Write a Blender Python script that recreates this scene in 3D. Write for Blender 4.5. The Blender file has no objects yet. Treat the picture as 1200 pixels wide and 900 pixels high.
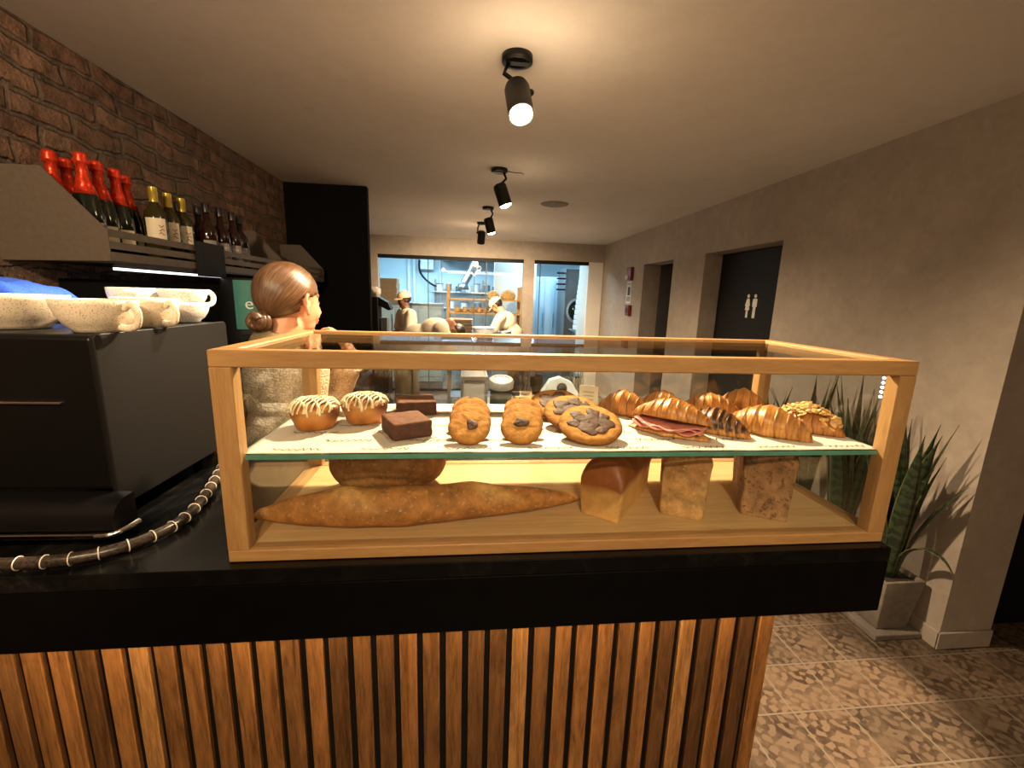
import bpy, bmesh, math, random
from mathutils import Vector, Matrix, noise, Quaternion
sc = bpy.context.scene
COL = sc.collection
PI = math.pi
R = math.radians
random.seed(7)

# ------------------------------------------------------------------ camera
FPX = 508.0
CAM = Vector((0.4056, -0.7201, 1.5458))
def camera():
    yaw, pitch, roll = 0.10774, 0.19732, 0.03071
    f = Vector((math.sin(yaw)*math.cos(pitch), math.cos(yaw)*math.cos(pitch), -math.sin(pitch)))
    r = Vector((math.cos(yaw), -math.sin(yaw), 0)); u = r.cross(f)
    r2 = math.cos(roll)*r + math.sin(roll)*u
    u2 = -math.sin(roll)*r + math.cos(roll)*u
    cd = bpy.data.cameras.new('camera'); cd.sensor_fit = 'HORIZONTAL'; cd.sensor_width = 36
    cd.lens = FPX/1200*36; cd.clip_start = 0.02; cd.clip_end = 60
    o = bpy.data.objects.new('camera', cd); COL.objects.link(o)
    M = Matrix((( r2.x, u2.x, -f.x, CAM.x), (r2.y, u2.y, -f.y, CAM.y), (r2.z, u2.z, -f.z, CAM.z), (0, 0, 0, 1)))
    o.matrix_world = M
    sc.camera = o
camera()

# ------------------------------------------------------------------ world, exposure, room light
w = bpy.data.worlds.new('world'); sc.world = w; w.use_nodes = True
w.node_tree.nodes['Background'].inputs[0].default_value = (1.0, 0.74, 0.5, 1)
w.node_tree.nodes['Background'].inputs[1].default_value = 0.02
vs = sc.view_settings
vs.view_transform = 'Standard'; vs.look = 'None'; vs.gamma = 1.0; vs.use_curve_mapping = False
vs.exposure = 0.0
WARM = (1.0, 0.73, 0.45)
COOL = (0.50, 0.80, 1.0)
def aim(o, d):
    o.rotation_euler = Vector(d).to_track_quat('-Z', 'Y').to_euler()
def area(name, loc, d, sx, sy, power, col):
    l = bpy.data.lights.new(name, 'AREA'); l.shape = 'RECTANGLE'; l.size = sx; l.size_y = sy
    l.energy = power; l.color = col
    o = bpy.data.objects.new(name, l); COL.objects.link(o); o.location = loc; aim(o, d); return o
def spot(name, loc, d, power, col, angle=120, blend=0.5, rad=0.03):
    l = bpy.data.lights.new(name, 'SPOT'); l.energy = power; l.color = col
    l.spot_size = R(angle); l.spot_blend = blend; l.shadow_soft_size = rad
    o = bpy.data.objects.new(name, l); COL.objects.link(o); o.location = loc; aim(o, d); return o
def point(name, loc, power, col, rad=0.03):
    l = bpy.data.lights.new(name, 'POINT'); l.energy = power; l.color = col; l.shadow_soft_size = rad
    o = bpy.data.objects.new(name, l); COL.objects.link(o); o.location = loc; return o
# kitchen ceiling tubes (cool)
area('kitchen_light', (-0.3, 8.0, 2.62), (0, 0, -1), 2.0, 0.3, 135, COOL)
area('kitchen_light', (2.0, 7.6, 2.62), (0, 0, -1), 1.2, 0.3, 62, COOL)
# unseen lamps behind and beside the camera, some added as fill
area('room_fill', (0.9, -2.8, 2.38), (0, 0.1, -1), 2.4, 0.8, 70, WARM)  # bodiless area light added as ambient fill
spot('spot_light', (-0.35, -1.1, 2.34), (-0.38, 1.0, -0.45), 150, WARM, 84, 0.8, 0.05)  # added to brighten the brick wall, bottle shelf and sweater
spot('spot_light', (0.45, -1.55, 2.34), (0.02, 1.0, -0.72), 90, WARM, 60, 0.7, 0.04)
spot('spot_light', (0.20, 0.75, 2.36), (-0.56, -0.36, -0.92), 190, (1.0, 0.90, 0.74), 30, 0.5, 0.03)
spot('spot_light', (1.70, -0.95, 2.36), (0.06, 0.62, -1.0), 1000, WARM, 22, 0.6, 0.03)  # added to throw the bright streak on the floor by the counter
# room spots: power, aim (their housings are built with the lamps further down)
SPOTS = [  # base x, y, tilt direction of the can, watts, cone angle
    ((0.58, 1.05), (0.10, -0.62, -1.0), 270, 160),
    ((0.62, 2.48), (0.36, -0.05, -1.0), 150, 130),
    ((0.605, 3.80), (0.28, 0.10, -1.0), 120, 140),
    ((0.575, 4.72), (-0.05, 0.55, -1.0), 330, 160),
]
SPILL = [8, 2.5, 2.5, 4]   # light the protruding bulb throws sideways and up past its can

# ------------------------------------------------------------------ materials
MATS = {}
def new_mat(name):
    m = bpy.data.materials.new(name); m.use_nodes = True
    nt = m.node_tree; b = nt.nodes['Principled BSDF']
    MATS[name] = m
    return m, nt, b
def nd(nt, t, **kw):
    n = nt.nodes.new(t)
    for k, v in kw.items(): setattr(n, k, v)
    return n
def lk(nt, a, b): nt.links.new(a, b)
def coords(nt, kind='Object', scale=(1, 1, 1), rot=(0, 0, 0)):
    tc = nd(nt, 'ShaderNodeTexCoord'); mp = nd(nt, 'ShaderNodeMapping')
    lk(nt, tc.outputs[kind], mp.inputs[0]); mp.inputs['Scale'].default_value = scale; mp.inputs['Rotation'].default_value = rot
    return mp.outputs[0]
def noise_n(nt, vec, scale, detail=4, rough=0.55, dist=0.0):
    n = nd(nt, 'ShaderNodeTexNoise'); n.inputs['Scale'].default_value = scale; n.inputs['Detail'].default_value = detail
    n.inputs['Roughness'].default_value = rough; n.inputs['Distortion'].default_value = dist
    if vec is not None: lk(nt, vec, n.inputs['Vector'])
    return n.outputs['Fac']
def ramp(nt, fac, stops):
    r = nd(nt, 'ShaderNodeValToRGB'); e = r.color_ramp.elements
    while len(e) < len(stops): e.new(0.5)
    for i, (p, c) in enumerate(stops):
        e[i].position = p; e[i].color = (*c, 1) if len(c) == 3 else c
    lk(nt, fac, r.inputs[0]); return r.outputs[0]
def math_n(nt, op, a, b=None, c=None):
    n = nd(nt, 'ShaderNodeMath', operation=op)
    for i, v in enumerate((a, b, c)):
        if v is None: continue
        if isinstance(v, (int, float)): n.inputs[i].default_value = v
        else: lk(nt, v, n.inputs[i])
    return n.outputs[0]
def mixc(nt, fac, a, b, mode='MIX'):
    n = nd(nt, 'ShaderNodeMix', data_type='RGBA', blend_type=mode)
    for idx, v in ((0, fac), (6, a), (7, b)):
        if isinstance(v, (int, float)): n.inputs[idx].default_value = v
        elif isinstance(v, tuple): n.inputs[idx].default_value = (*v, 1)
        else: lk(nt, v, n.inputs[idx])
    return n.outputs[2]
def bump(nt, b, h, strength=0.3, dist=0.01):
    n = nd(nt, 'ShaderNodeBump'); n.inputs['Strength'].default_value = strength; n.inputs['Distance'].default_value = dist
    lk(nt, h, n.inputs['Height']); lk(nt, n.outputs[0], b.inputs['Normal']); return n
def simple(name, col, rough=0.5, metal=0.0, var=0.15, nscale=30, bmp=0.0, bdist=0.002, spec=0.5, emit=None, emit_s=0, kind='Object', coat=0):
    m, nt, b = new_mat(name)
    v = coords(nt, kind)
    n = noise_n(nt, v, nscale)
    lo = tuple(c*(1-var) for c in col); hi = tuple(min(1, c*(1+var)) for c in col)
    lk(nt, ramp(nt, n, [(0.3, lo), (0.7, hi)]), b.inputs['Base Color'])
    b.inputs['Roughness'].default_value = rough; b.inputs['Metallic'].default_value = metal
    b.inputs['Specular IOR Level'].default_value = spec
    if coat: b.inputs['Coat Weight'].default_value = coat
    if bmp: bump(nt, b, n, bmp, bdist)
    if emit: b.inputs['Emission Color'].default_value = (*emit, 1); b.inputs['Emission Strength'].default_value = emit_s
    return m
def glass(name, tint=(0.97, 0.985, 0.98), ior=1.45, rough=0.0):
    m = bpy.data.materials.new(name); m.use_nodes = True; nt = m.node_tree; nt.nodes.clear(); MATS[name] = m
    out = nd(nt, 'ShaderNodeOutputMaterial'); mx = nd(nt, 'ShaderNodeMixShader')
    tr = nd(nt, 'ShaderNodeBsdfTransparent'); gl = nd(nt, 'ShaderNodeBsdfGlossy'); fr = nd(nt, 'ShaderNodeFresnel')
    tr.inputs[0].default_value = (*tint, 1); gl.inputs['Roughness'].default_value = rough; fr.inputs[0].default_value = ior
    # a pane shows the same reflectance from either face
    geo = nd(nt, 'ShaderNodeNewGeometry')
    lw = nd(nt, 'ShaderNodeLayerWeight'); lw.inputs[0].default_value = 0.5
    sch = math_n(nt, 'POWER', lw.outputs['Facing'], 5.0)
    fac = math_n(nt, 'ADD', math_n(nt, 'MULTIPLY', sch, 0.85), 0.035)
    lk(nt, fac, mx.inputs[0]); lk(nt, tr.outputs[0], mx.inputs[1]); lk(nt, gl.outputs[0], mx.inputs[2]); lk(nt, mx.outputs[0], out.inputs[0])
    return m
def wood(name, dark, light, scale=6, stretch=(1, 1, 12), rough=0.45, island=False, knots=False):
    m, nt, b = new_mat(name)
    v = coords(nt, 'Object', stretch)
    if island:
        geo = nd(nt, 'ShaderNodeNewGeometry')
        off = nd(nt, 'ShaderNodeVectorMath', operation='ADD'); cmb = nd(nt, 'ShaderNodeCombineXYZ')
        k = math_n(nt, 'MULTIPLY', geo.outputs['Random Per Island'], 37.0)
        for i in range(3): lk(nt, k, cmb.inputs[i])
        lk(nt, v, off.inputs[0]); lk(nt, cmb.outputs[0], off.inputs[1]); v = off.outputs[0]
    n = noise_n(nt, v, scale, 6, 0.6, 1.2)
    f = noise_n(nt, v, scale*7, 3, 0.6)
    mixv = math_n(nt, 'ADD', math_n(nt, 'MULTIPLY', n, 0.65), math_n(nt, 'MULTIPLY', f, 0.35))
    c = ramp(nt, mixv, [(0.32, dark), (0.68, light)])
    if island:
        tone = ramp(nt, geo.outputs['Random Per Island'], [(0.0, (0.42, 0.36, 0.34)), (0.2, (0.75, 0.66, 0.6)), (0.5, (1.0, 0.85, 0.7)), (0.85, (1.3, 1.1, 0.9)), (1.0, (1.7, 1.65, 1.5))])
        c = mixc(nt, 1.0, c, tone, 'MULTIPLY')
    lk(nt, c, b.inputs['Base Color']); b.inputs['Roughness'].default_value = rough
    bump(nt, b, mixv, 0.15, 0.002)
    return m
def baked(name, rough=0.42, nscale=45, amount=0.35, bmp=0.35, bdist=0.002, spots=None, spec=0.4, lam=0):
    """crust whose own colour is in the vertex colours, broken up by noise"""
    m, nt, b = new_mat(name)
    a = nd(nt, 'ShaderNodeVertexColor', layer_name='Col')
    v = coords(nt)
    n = noise_n(nt, v, nscale, 6, 0.65)
    k = ramp(nt, n, [(0.25, (1-amount,)*3), (0.75, (1+amount,)*3)])
    c = mixc(nt, 1.0, a.outputs[0], k, 'MULTIPLY')
    if spots:
        vo = noise_n(nt, v, spots[0], 5, 0.65)
        c = mixc(nt, ramp(nt, vo, [(spots[1], (0, 0, 0)), (spots[1]+0.08, (spots[3],)*3)]), c, spots[2])
    h = n
    if lam:
        uv = nd(nt, 'ShaderNodeTexCoord'); sx = nd(nt, 'ShaderNodeSeparateXYZ'); lk(nt, uv.outputs['UV'], sx.inputs[0])
        nn = noise_n(nt, v, 60, 2)
        s = math_n(nt, 'SINE', math_n(nt, 'ADD', math_n(nt, 'MULTIPLY', sx.outputs[0], lam), math_n(nt, 'MULTIPLY', nn, 9.0)))
        h = math_n(nt, 'ADD', n, math_n(nt, 'MULTIPLY', s, 0.25))
        c = mixc(nt, 1.0, c, ramp(nt, math_n(nt, 'MULTIPLY_ADD', s, 0.5, 0.5), [(0.0, (0.84, 0.76, 0.66)), (0.6, (1.05, 1.05, 1.03))]), 'MULTIPLY')
    lk(nt, c, b.inputs['Base Color']); b.inputs['Roughness'].default_value = rough
    b.inputs['Specular IOR Level'].default_value = spec
    bump(nt, b, h, bmp, bdist)
    return m

# ------------------------------------------------------------------ mesh helpers
def B(): return bmesh.new()
def box(bm, lo, hi, mi=0):
    x0, y0, z0 = lo; x1, y1, z1 = hi
    v = [bm.verts.new(p) for p in ((x0,y0,z0),(x1,y0,z0),(x1,y1,z0),(x0,y1,z0),(x0,y0,z1),(x1,y0,z1),(x1,y1,z1),(x0,y1,z1))]
    fs = [bm.faces.new([v[i] for i in q]) for q in ((3,2,1,0),(4,5,6,7),(0,1,5,4),(1,2,6,5),(2,3,7,6),(3,0,4,7))]
    for f in fs: f.material_index = mi
    return v
def rbox(bm, lo, hi, r=0.004, seg=2):
    t = B(); box(t, lo, hi)
    bmesh.ops.bevel(t, geom=t.edges[:], offset=r, segments=seg, affect='EDGES', profile=0.5)
    merge(bm, t)
def merge(bm, t, M=None):
    if M is not None: bmesh.ops.transform(t, matrix=M, verts=t.verts)
    me = bpy.data.meshes.new('tmp'); t.to_mesh(me); t.free(); bm.from_mesh(me); bpy.data.meshes.remove(me)
def prism(bm, poly, axis, a, b):
    """extrude a 2-D outline (list of (u,v)) along axis from a to b"""
    def P(u, v, w): return {'x': (w, u, v), 'y': (u, w, v), 'z': (u, v, w)}[axis]
    A = [bm.verts.new(P(u, v, a)) for u, v in poly]; C = [bm.verts.new(P(u, v, b)) for u, v in poly]
    n = len(poly)
    bm.faces.new(A[::-1]); bm.faces.new(C)
    for i in range(n): bm.faces.new((A[i], A[(i+1) % n], C[(i+1) % n], C[i]))
def loft(bm, rings, cap=True, closed=True, uv=False):
    V = [[bm.verts.new(p) for p in r] for r in rings]
    n = len(rings[0]); L = bm.loops.layers.uv.verify() if uv else None
    for i in range(len(V)-1):
        for j in range(n if closed else n-1):
            k = (j+1) % n
            f = bm.faces.new((V[i][j], V[i][k], V[i+1][k], V[i+1][j])); f.smooth = True
            if uv:
                m = len(V)-1
                for lp, (a, b_) in zip(f.loops, ((i, j), (i, j+1), (i+1, j+1), (i+1, j))): lp[L].uv = (a/m, b_/n)
    if cap and closed:
        for q in (V[0][::-1], V[-1]):
            try: bm.faces.new(q)
            except ValueError: pass
    return V
def lathe(bm, prof, seg=32, center=(0, 0, 0), cap=True):
    rings = [[(center[0]+r*math.cos(2*PI*j/seg), center[1]+r*math.sin(2*PI*j/seg), center[2]+z) for j in range(seg)] for r, z in prof]
    return loft(bm, rings, cap)
def frames(pts):
    pts = [Vector(p) for p in pts]; out = []
    prev = None
    for i, p in enumerate(pts):
        t = (pts[min(i+1, len(pts)-1)] - pts[max(i-1, 0)]).normalized()
        if prev is None:
            up = Vector((0, 0, 1)) if abs(t.z) < 0.9 else Vector((0, 1, 0))
            n = (up - t*up.dot(t)).normalized()
        else:
            n = (prev - t*prev.dot(t)).normalized()
        prev = n; out.append((p, t, n, t.cross(n)))
    return out
def tube(bm, pts, r, seg=10, closed=False, flat=1.0):
    rs = r if isinstance(r, (list, tuple)) else [r]*len(pts)
    rings = []
    for (p, t, n, b), rr in zip(frames(pts), rs):
        rings.append([p + n*(rr*flat*math.cos(2*PI*j/seg)) + b*(rr*math.sin(2*PI*j/seg)) for j in range(seg)])
    loft(bm, rings)
def spline(pts, n=8):
    pts = [Vector(p) for p in pts]; out = []
    for i in range(len(pts)-1):
        p0 = pts[max(i-1, 0)]; p1 = pts[i]; p2 = pts[i+1]; p3 = pts[min(i+2, len(pts)-1)]
        for k in range(n):
            t = k/n
            out.append(0.5*((2*p1)+(p2-p0)*t+(2*p0-5*p1+4*p2-p3)*t*t+(3*p1-p0-3*p2+p3)*t**3))
    out.append(pts[-1]); return out
def ell(bm, c, r, rot=None, seg=20, rings=14):
    M = Matrix.Translation(Vector(c)) @ (rot.to_4x4() if rot is not None else Matrix.Identity(4)) @ Matrix.Diagonal((r[0], r[1], r[2], 1))
    bmesh.ops.create_uvsphere(bm, u_segments=seg, v_segments=rings, radius=1, matrix=M)
def capsule(bm, a, b, ra, rb, seg=14):
    """closed tapered limb with round ends"""
    a = Vector(a); b = Vector(b); t = (b-a); L = t.length
    q = t.to_track_quat('Z', 'Y').to_matrix().to_4x4(); q.translation = a
    prof = []
    for i in range(7): ang = -PI/2 + PI/2*i/6; prof.append((max(1e-4, ra*math.cos(ang)), ra*math.sin(ang)))
    for i in range(7): ang = PI/2*i/6; prof.append((max(1e-4, rb*math.cos(ang)), L + rb*math.sin(ang)))
    t2 = B(); lathe(t2, prof, seg); merge(bm, t2, q)
def chain(bm, pts, rs, seg=14):
    for i in range(len(pts)-1): capsule(bm, pts[i], pts[i+1], rs[i], rs[i+1], seg)
def obj(name, bm, mats, parent=None, smooth=False, normals=True, bevel=0, angle=None):
    if normals: bmesh.ops.recalc_face_normals(bm, faces=bm.faces[:])
    me = bpy.data.meshes.new(name); bm.to_mesh(me); bm.free()
    o = bpy.data.objects.new(name, me); COL.objects.link(o)
    for m in (mats if isinstance(mats, (list, tuple)) else [mats]): me.materials.append(MATS[m] if isinstance(m, str) else m)
    if smooth:
        for p in me.polygons: p.use_smooth = True
    if angle is not None:
        me.set_sharp_from_angle(angle=R(angle))
    if parent: o.parent = parent
    if bevel:
        md = o.modifiers.new('bevel', 'BEVEL'); md.width = bevel; md.segments = 2; md.limit_method = 'ANGLE'; md.angle_limit = R(40)
    return o
def remesh(bm, voxel, it=6, fac=0.5):
    """join overlapping closed shapes into one continuous skin; returns a new bmesh"""
    me = bpy.data.meshes.new('tmp'); bm.to_mesh(me); bm.free()
    o = bpy.data.objects.new('tmp', me); COL.objects.link(o)
    md = o.modifiers.new('r', 'REMESH'); md.mode = 'VOXEL'; md.voxel_size = voxel; md.use_smooth_shade = True
    s = o.modifiers.new('s', 'SMOOTH'); s.iterations = it; s.factor = fac
    dg = bpy.context.evaluated_depsgraph_get(); dg.update()
    ev = o.evaluated_get(dg); m2 = bpy.data.meshes.new_from_object(ev)
    out = B(); out.from_mesh(m2)
    bpy.data.objects.remove(o); bpy.data.meshes.remove(me); bpy.data.meshes.remove(m2)
    for f in out.faces: f.smooth = True
    return out
def thing(name, label, cat, loc=(0, 0, 0), rot=0.0, group=None):
    o = bpy.data.objects.new(name, None); COL.objects.link(o); o.empty_display_size = 0.05
    o.location = loc; o.rotation_euler = (0, 0, rot); return tag(o, label, cat, group)
def tag(o, label, cat, group=None):
    o['label'] = label; o['category'] = cat
    if group: o['group'] = group
    return o
def struct(name, bm, mats, parent=None, **kw):
    o = obj(name, bm, mats, parent, **kw)
    if parent is None: o['kind'] = 'structure'
    return o
def place(o, loc, rz=0, rx=0, ry=0):
    o.location = loc; o.rotation_euler = (rx, ry, rz); return o
def dup(o, parent=None):
    c = o.copy(); COL.objects.link(c)
    if parent is not None: c.parent = parent
    for ch in list(o.children): dup(ch, c)
    return c
def colors(me, fn):
    a = me.color_attributes.new('Col', 'FLOAT_COLOR', 'POINT')
    for i, v in enumerate(me.vertices): a.data[i].color = (*fn(i, v.co), 1)
def mixv(a, b, t):
    t = max(0, min(1, t)); return tuple(x+(y-x)*t for x, y in zip(a, b))
def text_bm(s, size, depth=0.0006, align='CENTER'):
    cu = bpy.data.curves.new('t', 'FONT'); cu.body = s; cu.size = size; cu.align_x = align; cu.align_y = 'CENTER'; cu.extrude = depth
    o = bpy.data.objects.new('t', cu); COL.objects.link(o)
    dg = bpy.context.evaluated_depsgraph_get(); dg.update()
    me = bpy.data.meshes.new_from_object(o.evaluated_get(dg))
    bm = B(); bm.from_mesh(me); bpy.data.objects.remove(o); bpy.data.curves.remove(cu); bpy.data.meshes.remove(me)
    return bm

# ================================================================== THE SETTING
H = 2.406; XL = -1.08; XR = 2.6; YB = 6.3
def plaster(name, a, b, c, rough=0.85, bstr=0.12):
    m, nt, bs = new_mat(name); v = coords(nt)
    n1 = noise_n(nt, v, 1.6, 5, 0.6, 0.6); n2 = noise_n(nt, v, 14, 6, 0.7, 0.4); n3 = noise_n(nt, v, 90, 3)
    s = math_n(nt, 'ADD', math_n(nt, 'MULTIPLY', n1, 0.55), math_n(nt, 'MULTIPLY', n2, 0.45))
    lk(nt, ramp(nt, s, [(0.33, a), (0.5, b), (0.68, c)]), bs.inputs['Base Color']); bs.inputs['Roughness'].default_value = rough
    bump(nt, bs, math_n(nt, 'ADD', n2, math_n(nt, 'MULTIPLY', n3, 0.3)), bstr, 0.004)
plaster('concrete_plaster', (0.29, 0.245, 0.20), (0.35, 0.30, 0.25), (0.42, 0.365, 0.305))
plaster('ceiling_paint', (0.62, 0.57, 0.51), (0.67, 0.62, 0.56), (0.71, 0.665, 0.605), 0.9, 0.05)
simple('passage_paint', (0.10, 0.10, 0.10), 0.8, var=0.1, nscale=4)
simple('matte_black', (0.006, 0.006, 0.006), 0.6, var=0.2, spec=0.25)
simple('black_panel', (0.004, 0.004, 0.004), 0.75, var=0.2, spec=0.1)
simple('kitchen_wall', (0.55, 0.68, 0.74), 0.5, var=0.05, nscale=2)
simple('white_paint', (0.72, 0.70, 0.66), 0.6, var=0.05, nscale=5)
def brick_mat():
    m, nt, b = new_mat('old_brick')
    tc = nd(nt, 'ShaderNodeTexCoord'); sx = nd(nt, 'ShaderNodeSeparateXYZ'); lk(nt, tc.outputs['Object'], sx.inputs[0])
    cb = nd(nt, 'ShaderNodeCombineXYZ'); lk(nt, sx.outputs[1], cb.inputs[0]); lk(nt, sx.outputs[2], cb.inputs[1])
    nv = nd(nt, 'ShaderNodeTexNoise'); nv.inputs['Scale'].default_value = 5; nv.inputs['Detail'].default_value = 5; lk(nt, tc.outputs['Object'], nv.inputs['Vector'])
    ad = nd(nt, 'ShaderNodeVectorMath', operation='MULTIPLY_ADD'); lk(nt, nv.outputs['Color'], ad.inputs[0]); ad.inputs[1].default_value = (0.12, 0.09, 0); lk(nt, cb.outputs[0], ad.inputs[2])
    br = nd(nt, 'ShaderNodeTexBrick'); lk(nt, ad.outputs[0], br.inputs['Vector'])
    br.inputs['Scale'].default_value = 1.0; br.inputs['Brick Width'].default_value = 0.235; br.inputs['Row Height'].default_value = 0.082
    br.inputs['Mortar Size'].default_value = 0.013; br.inputs['Mortar Smooth'].default_value = 0.6; br.inputs['Bias'].default_value = -0.1
    br.inputs['Color1'].default_value = (0.17, 0.092, 0.060, 1); br.inputs['Color2'].default_value = (0.28, 0.175, 0.12, 1); br.inputs['Mortar'].default_value = (0.17, 0.13, 0.098, 1)
    n2 = noise_n(nt, tc.outputs['Object'], 16, 6, 0.7); n3 = noise_n(nt, tc.outputs['Object'], 4, 5, 0.7); n4 = noise_n(nt, tc.outputs['Object'], 60, 4, 0.7)
    c = mixc(nt, 1.0, br.outputs['Color'], ramp(nt, n2, [(0.3, (0.28, 0.26, 0.25)), (0.7, (1.6, 1.5, 1.4))]), 'MULTIPLY')
    c = mixc(nt, ramp(nt, n3, [(0.48, (0, 0, 0)), (0.66, (0.75,)*3)]), c, (0.13, 0.105, 0.08))
    lk(nt, c, b.inputs['Base Color']); b.inputs['Roughness'].default_value = 0.88
    pit = noise_n(nt, tc.outputs['Object'], 38, 5, 0.75)
    c = mixc(nt, ramp(nt, pit, [(0.60, (0, 0, 0)), (0.70, (0.8,)*3)]), c, (0.035, 0.025, 0.02))
    lk(nt, c, b.inputs['Base Color'])
    h = math_n(nt, 'ADD', math_n(nt, 'MULTIPLY', math_n(nt, 'SUBTRACT', 1.0, br.outputs['Fac']), 0.6), math_n(nt, 'ADD', math_n(nt, 'MULTIPLY', n2, 0.7), math_n(nt, 'MULTIPLY', n4, 0.35)))
    bump(nt, b, h, 1.0, 0.03)
brick_mat()
def tile_mat():
    m, nt, b = new_mat('patterned_tile'); S = 0.2155
    tc = nd(nt, 'ShaderNodeTexCoord'); mp = nd(nt, 'ShaderNodeMapping'); lk(nt, tc.outputs['Object'], mp.inputs[0])
    mp.inputs['Scale'].default_value = (1/S, 1/S, 1); mp.inputs['Location'].default_value = (-1.897/S + 20, -0.556/S + 20, 0)
    fr = nd(nt, 'ShaderNodeVectorMath', operation='FRACTION'); lk(nt, mp.outputs[0], fr.inputs[0])
    fl = nd(nt, 'ShaderNodeVectorMath', operation='FLOOR'); lk(nt, mp.outputs[0], fl.inputs[0])
    s = nd(nt, 'ShaderNodeSeparateXYZ'); lk(nt, fr.outputs[0], s.inputs[0])
    ax = math_n(nt, 'ABSOLUTE', math_n(nt, 'SUBTRACT', s.outputs[0], 0.5)); ay = math_n(nt, 'ABSOLUTE', math_n(nt, 'SUBTRACT', s.outputs[1], 0.5))
    edge = math_n(nt, 'MAXIMUM', ax, ay)
    grout = math_n(nt, 'GREATER_THAN', edge, 0.484)
    wn = nd(nt, 'ShaderNodeTexWhiteNoise'); lk(nt, fl.outputs[0], wn.inputs[0])
    # scrolls: rings about the corners and the centre crossed with petals
    dn = noise_n(nt, tc.outputs['Object'], 26, 3)
    def ring(cx, cy, k, ph):
        dx = math_n(nt, 'SUBTRACT', ax, cx); dy = math_n(nt, 'SUBTRACT', ay, cy)
        r = math_n(nt, 'SQRT', math_n(nt, 'ADD', math_n(nt, 'MULTIPLY', dx, dx), math_n(nt, 'MULTIPLY', dy, dy)))
        th = math_n(nt, 'ARCTAN2', dy, dx)
        return math_n(nt, 'SINE', math_n(nt, 'ADD', math_n(nt, 'MULTIPLY', r, k), math_n(nt, 'ADD', math_n(nt, 'MULTIPLY', th, ph), math_n(nt, 'MULTIPLY', dn, 4.0))))
    p = math_n(nt, 'ADD', ring(0.5, 0.5, 34, 3), ring(0.22, 0.22, 30, 2))
    pat = ramp(nt, math_n(nt, 'MULTIPLY_ADD', p, 0.25, 0.5), [(0.42, (0, 0, 0)), (0.52, (1, 1, 1))])
    wear = noise_n(nt, tc.outputs['Object'], 9, 6, 0.7)
    sc_ = nd(nt, 'ShaderNodeMath', operation='MULTIPLY'); lk(nt, pat, sc_.inputs[0]); lk(nt, ramp(nt, wear, [(0.38, (0.15,)*3), (0.62, (1, 1, 1))]), sc_.inputs[1])
    c = mixc(nt, sc_.outputs[0], (0.115, 0.082, 0.056), (0.030, 0.018, 0.011))
    c = mixc(nt, 1.0, c, ramp(nt, wn.outputs['Value'], [(0.0, (0.75,)*3), (1.0, (1.2, 1.15, 1.1))]), 'MULTIPLY')
    c = mixc(nt, grout, c, (0.13, 0.105, 0.08))
    lk(nt, c, b.inputs['Base Color']); lk(nt, ramp(nt, wear, [(0.3, (0.35,)*3), (0.7, (0.6,)*3)]), b.inputs['Roughness'])
    bump(nt, b, math_n(nt, 'SUBTRACT', math_n(nt, 'MULTIPLY', wear, 0.3), grout), 0.4, 0.003)
tile_mat()

bm = B(); box(bm, (-2.4, -4.0, -0.1), (5.2, 10.2, 0)); struct('floor', bm, 'patterned_tile')
bm = B(); box(bm, (XL-0.15, -4.0, H), (5.2, YB+0.15, H+0.1)); struct('ceiling', bm, 'ceiling_paint')
bm = B(); box(bm, (XL-0.15, -4.0, 0), (XL, YB, H)); struct('wall_left', bm, 'old_brick')
bm = B(); box(bm, (XL-0.15, -4.15, 0), (5.2, -4.0, H)); struct('wall_front', bm, 'concrete_plaster')
# right wall with its two openings; the near end turns the corner towards a dark doorway
D1 = (2.235, 3.25); D2 = (3.885, 4.675); DZ = 1.995; WT = 0.22
bm = B()
box(bm, (XR, 0.81, 0), (XR+WT, D1[0], H)); box(bm, (XR, D1[1], 0), (XR+WT, D2[0], H)); box(bm, (XR, D2[1], 0), (XR+WT, YB+0.15, H))
for d in (D1, D2): box(bm, (XR, d[0], DZ), (XR+WT, d[1], H))
box(bm, (XR+WT, 0.81, 0), (2.87, 1.03, H)); box(bm, (3.75, 0.81, 0), (5.2, 1.03, H)); box(bm, (2.87, 0.81, 2.05), (3.75, 1.03, H))
struct('wall_right', bm, 'concrete_plaster')
bm = B(); box(bm, (5.05, -4.0, 0), (5.2, 0.81, H)); struct('wall_side', bm, 'concrete_plaster')
bm = B(); box(bm, (2.875, 0.93, 0.0), (3.745, 0.98, 2.045))
d3 = struct('door_3', bm, 'black_panel')
bm = B()
box(bm, (XR+WT-0.05, D1[0]+0.005, 0.005), (XR+WT-0.005, D1[1]-0.005, DZ-0.005))
d1 = struct('door_1', bm, 'matte_black')
bm = B(); tube(bm, [(XR+WT-0.05, 2.36, 1.02), (XR+WT-0.10, 2.36, 1.02), (XR+WT-0.10, 2.48, 1.02)], 0.01); obj('door_handle', bm, 'matte_black', d1)
bm = B()   # the grey passage behind the second opening
box(bm, (XR+WT, D2[0]-0.1, 0), (XR+WT+1.0, D2[0], 2.2)); box(bm, (XR+WT, D2[1], 0), (XR+WT+1.0, D2[1]+0.1, 2.2))
box(bm, (XR+WT+1.0, D2[0]-0.1, 0), (XR+WT+1.1, D2[1]+0.1, 2.2)); box(bm, (XR+WT, D2[0], 2.1), (XR+WT+1.0, D2[1], 2.2))
struct('wall_passage', bm, 'passage_paint')
# skirting
bm = B()
for y0, y1 in ((0.80, D1[0]), (D1[1], D2[0]), (D2[1], YB)): rbox(bm, (XR-0.012, y0, 0), (XR, y1, 0.085), 0.003)
rbox(bm, (XR-0.012, 0.798, 0), (2.87, 0.81, 0.085), 0.003)
struct('baseboard_right', bm, 'concrete_plaster')
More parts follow.
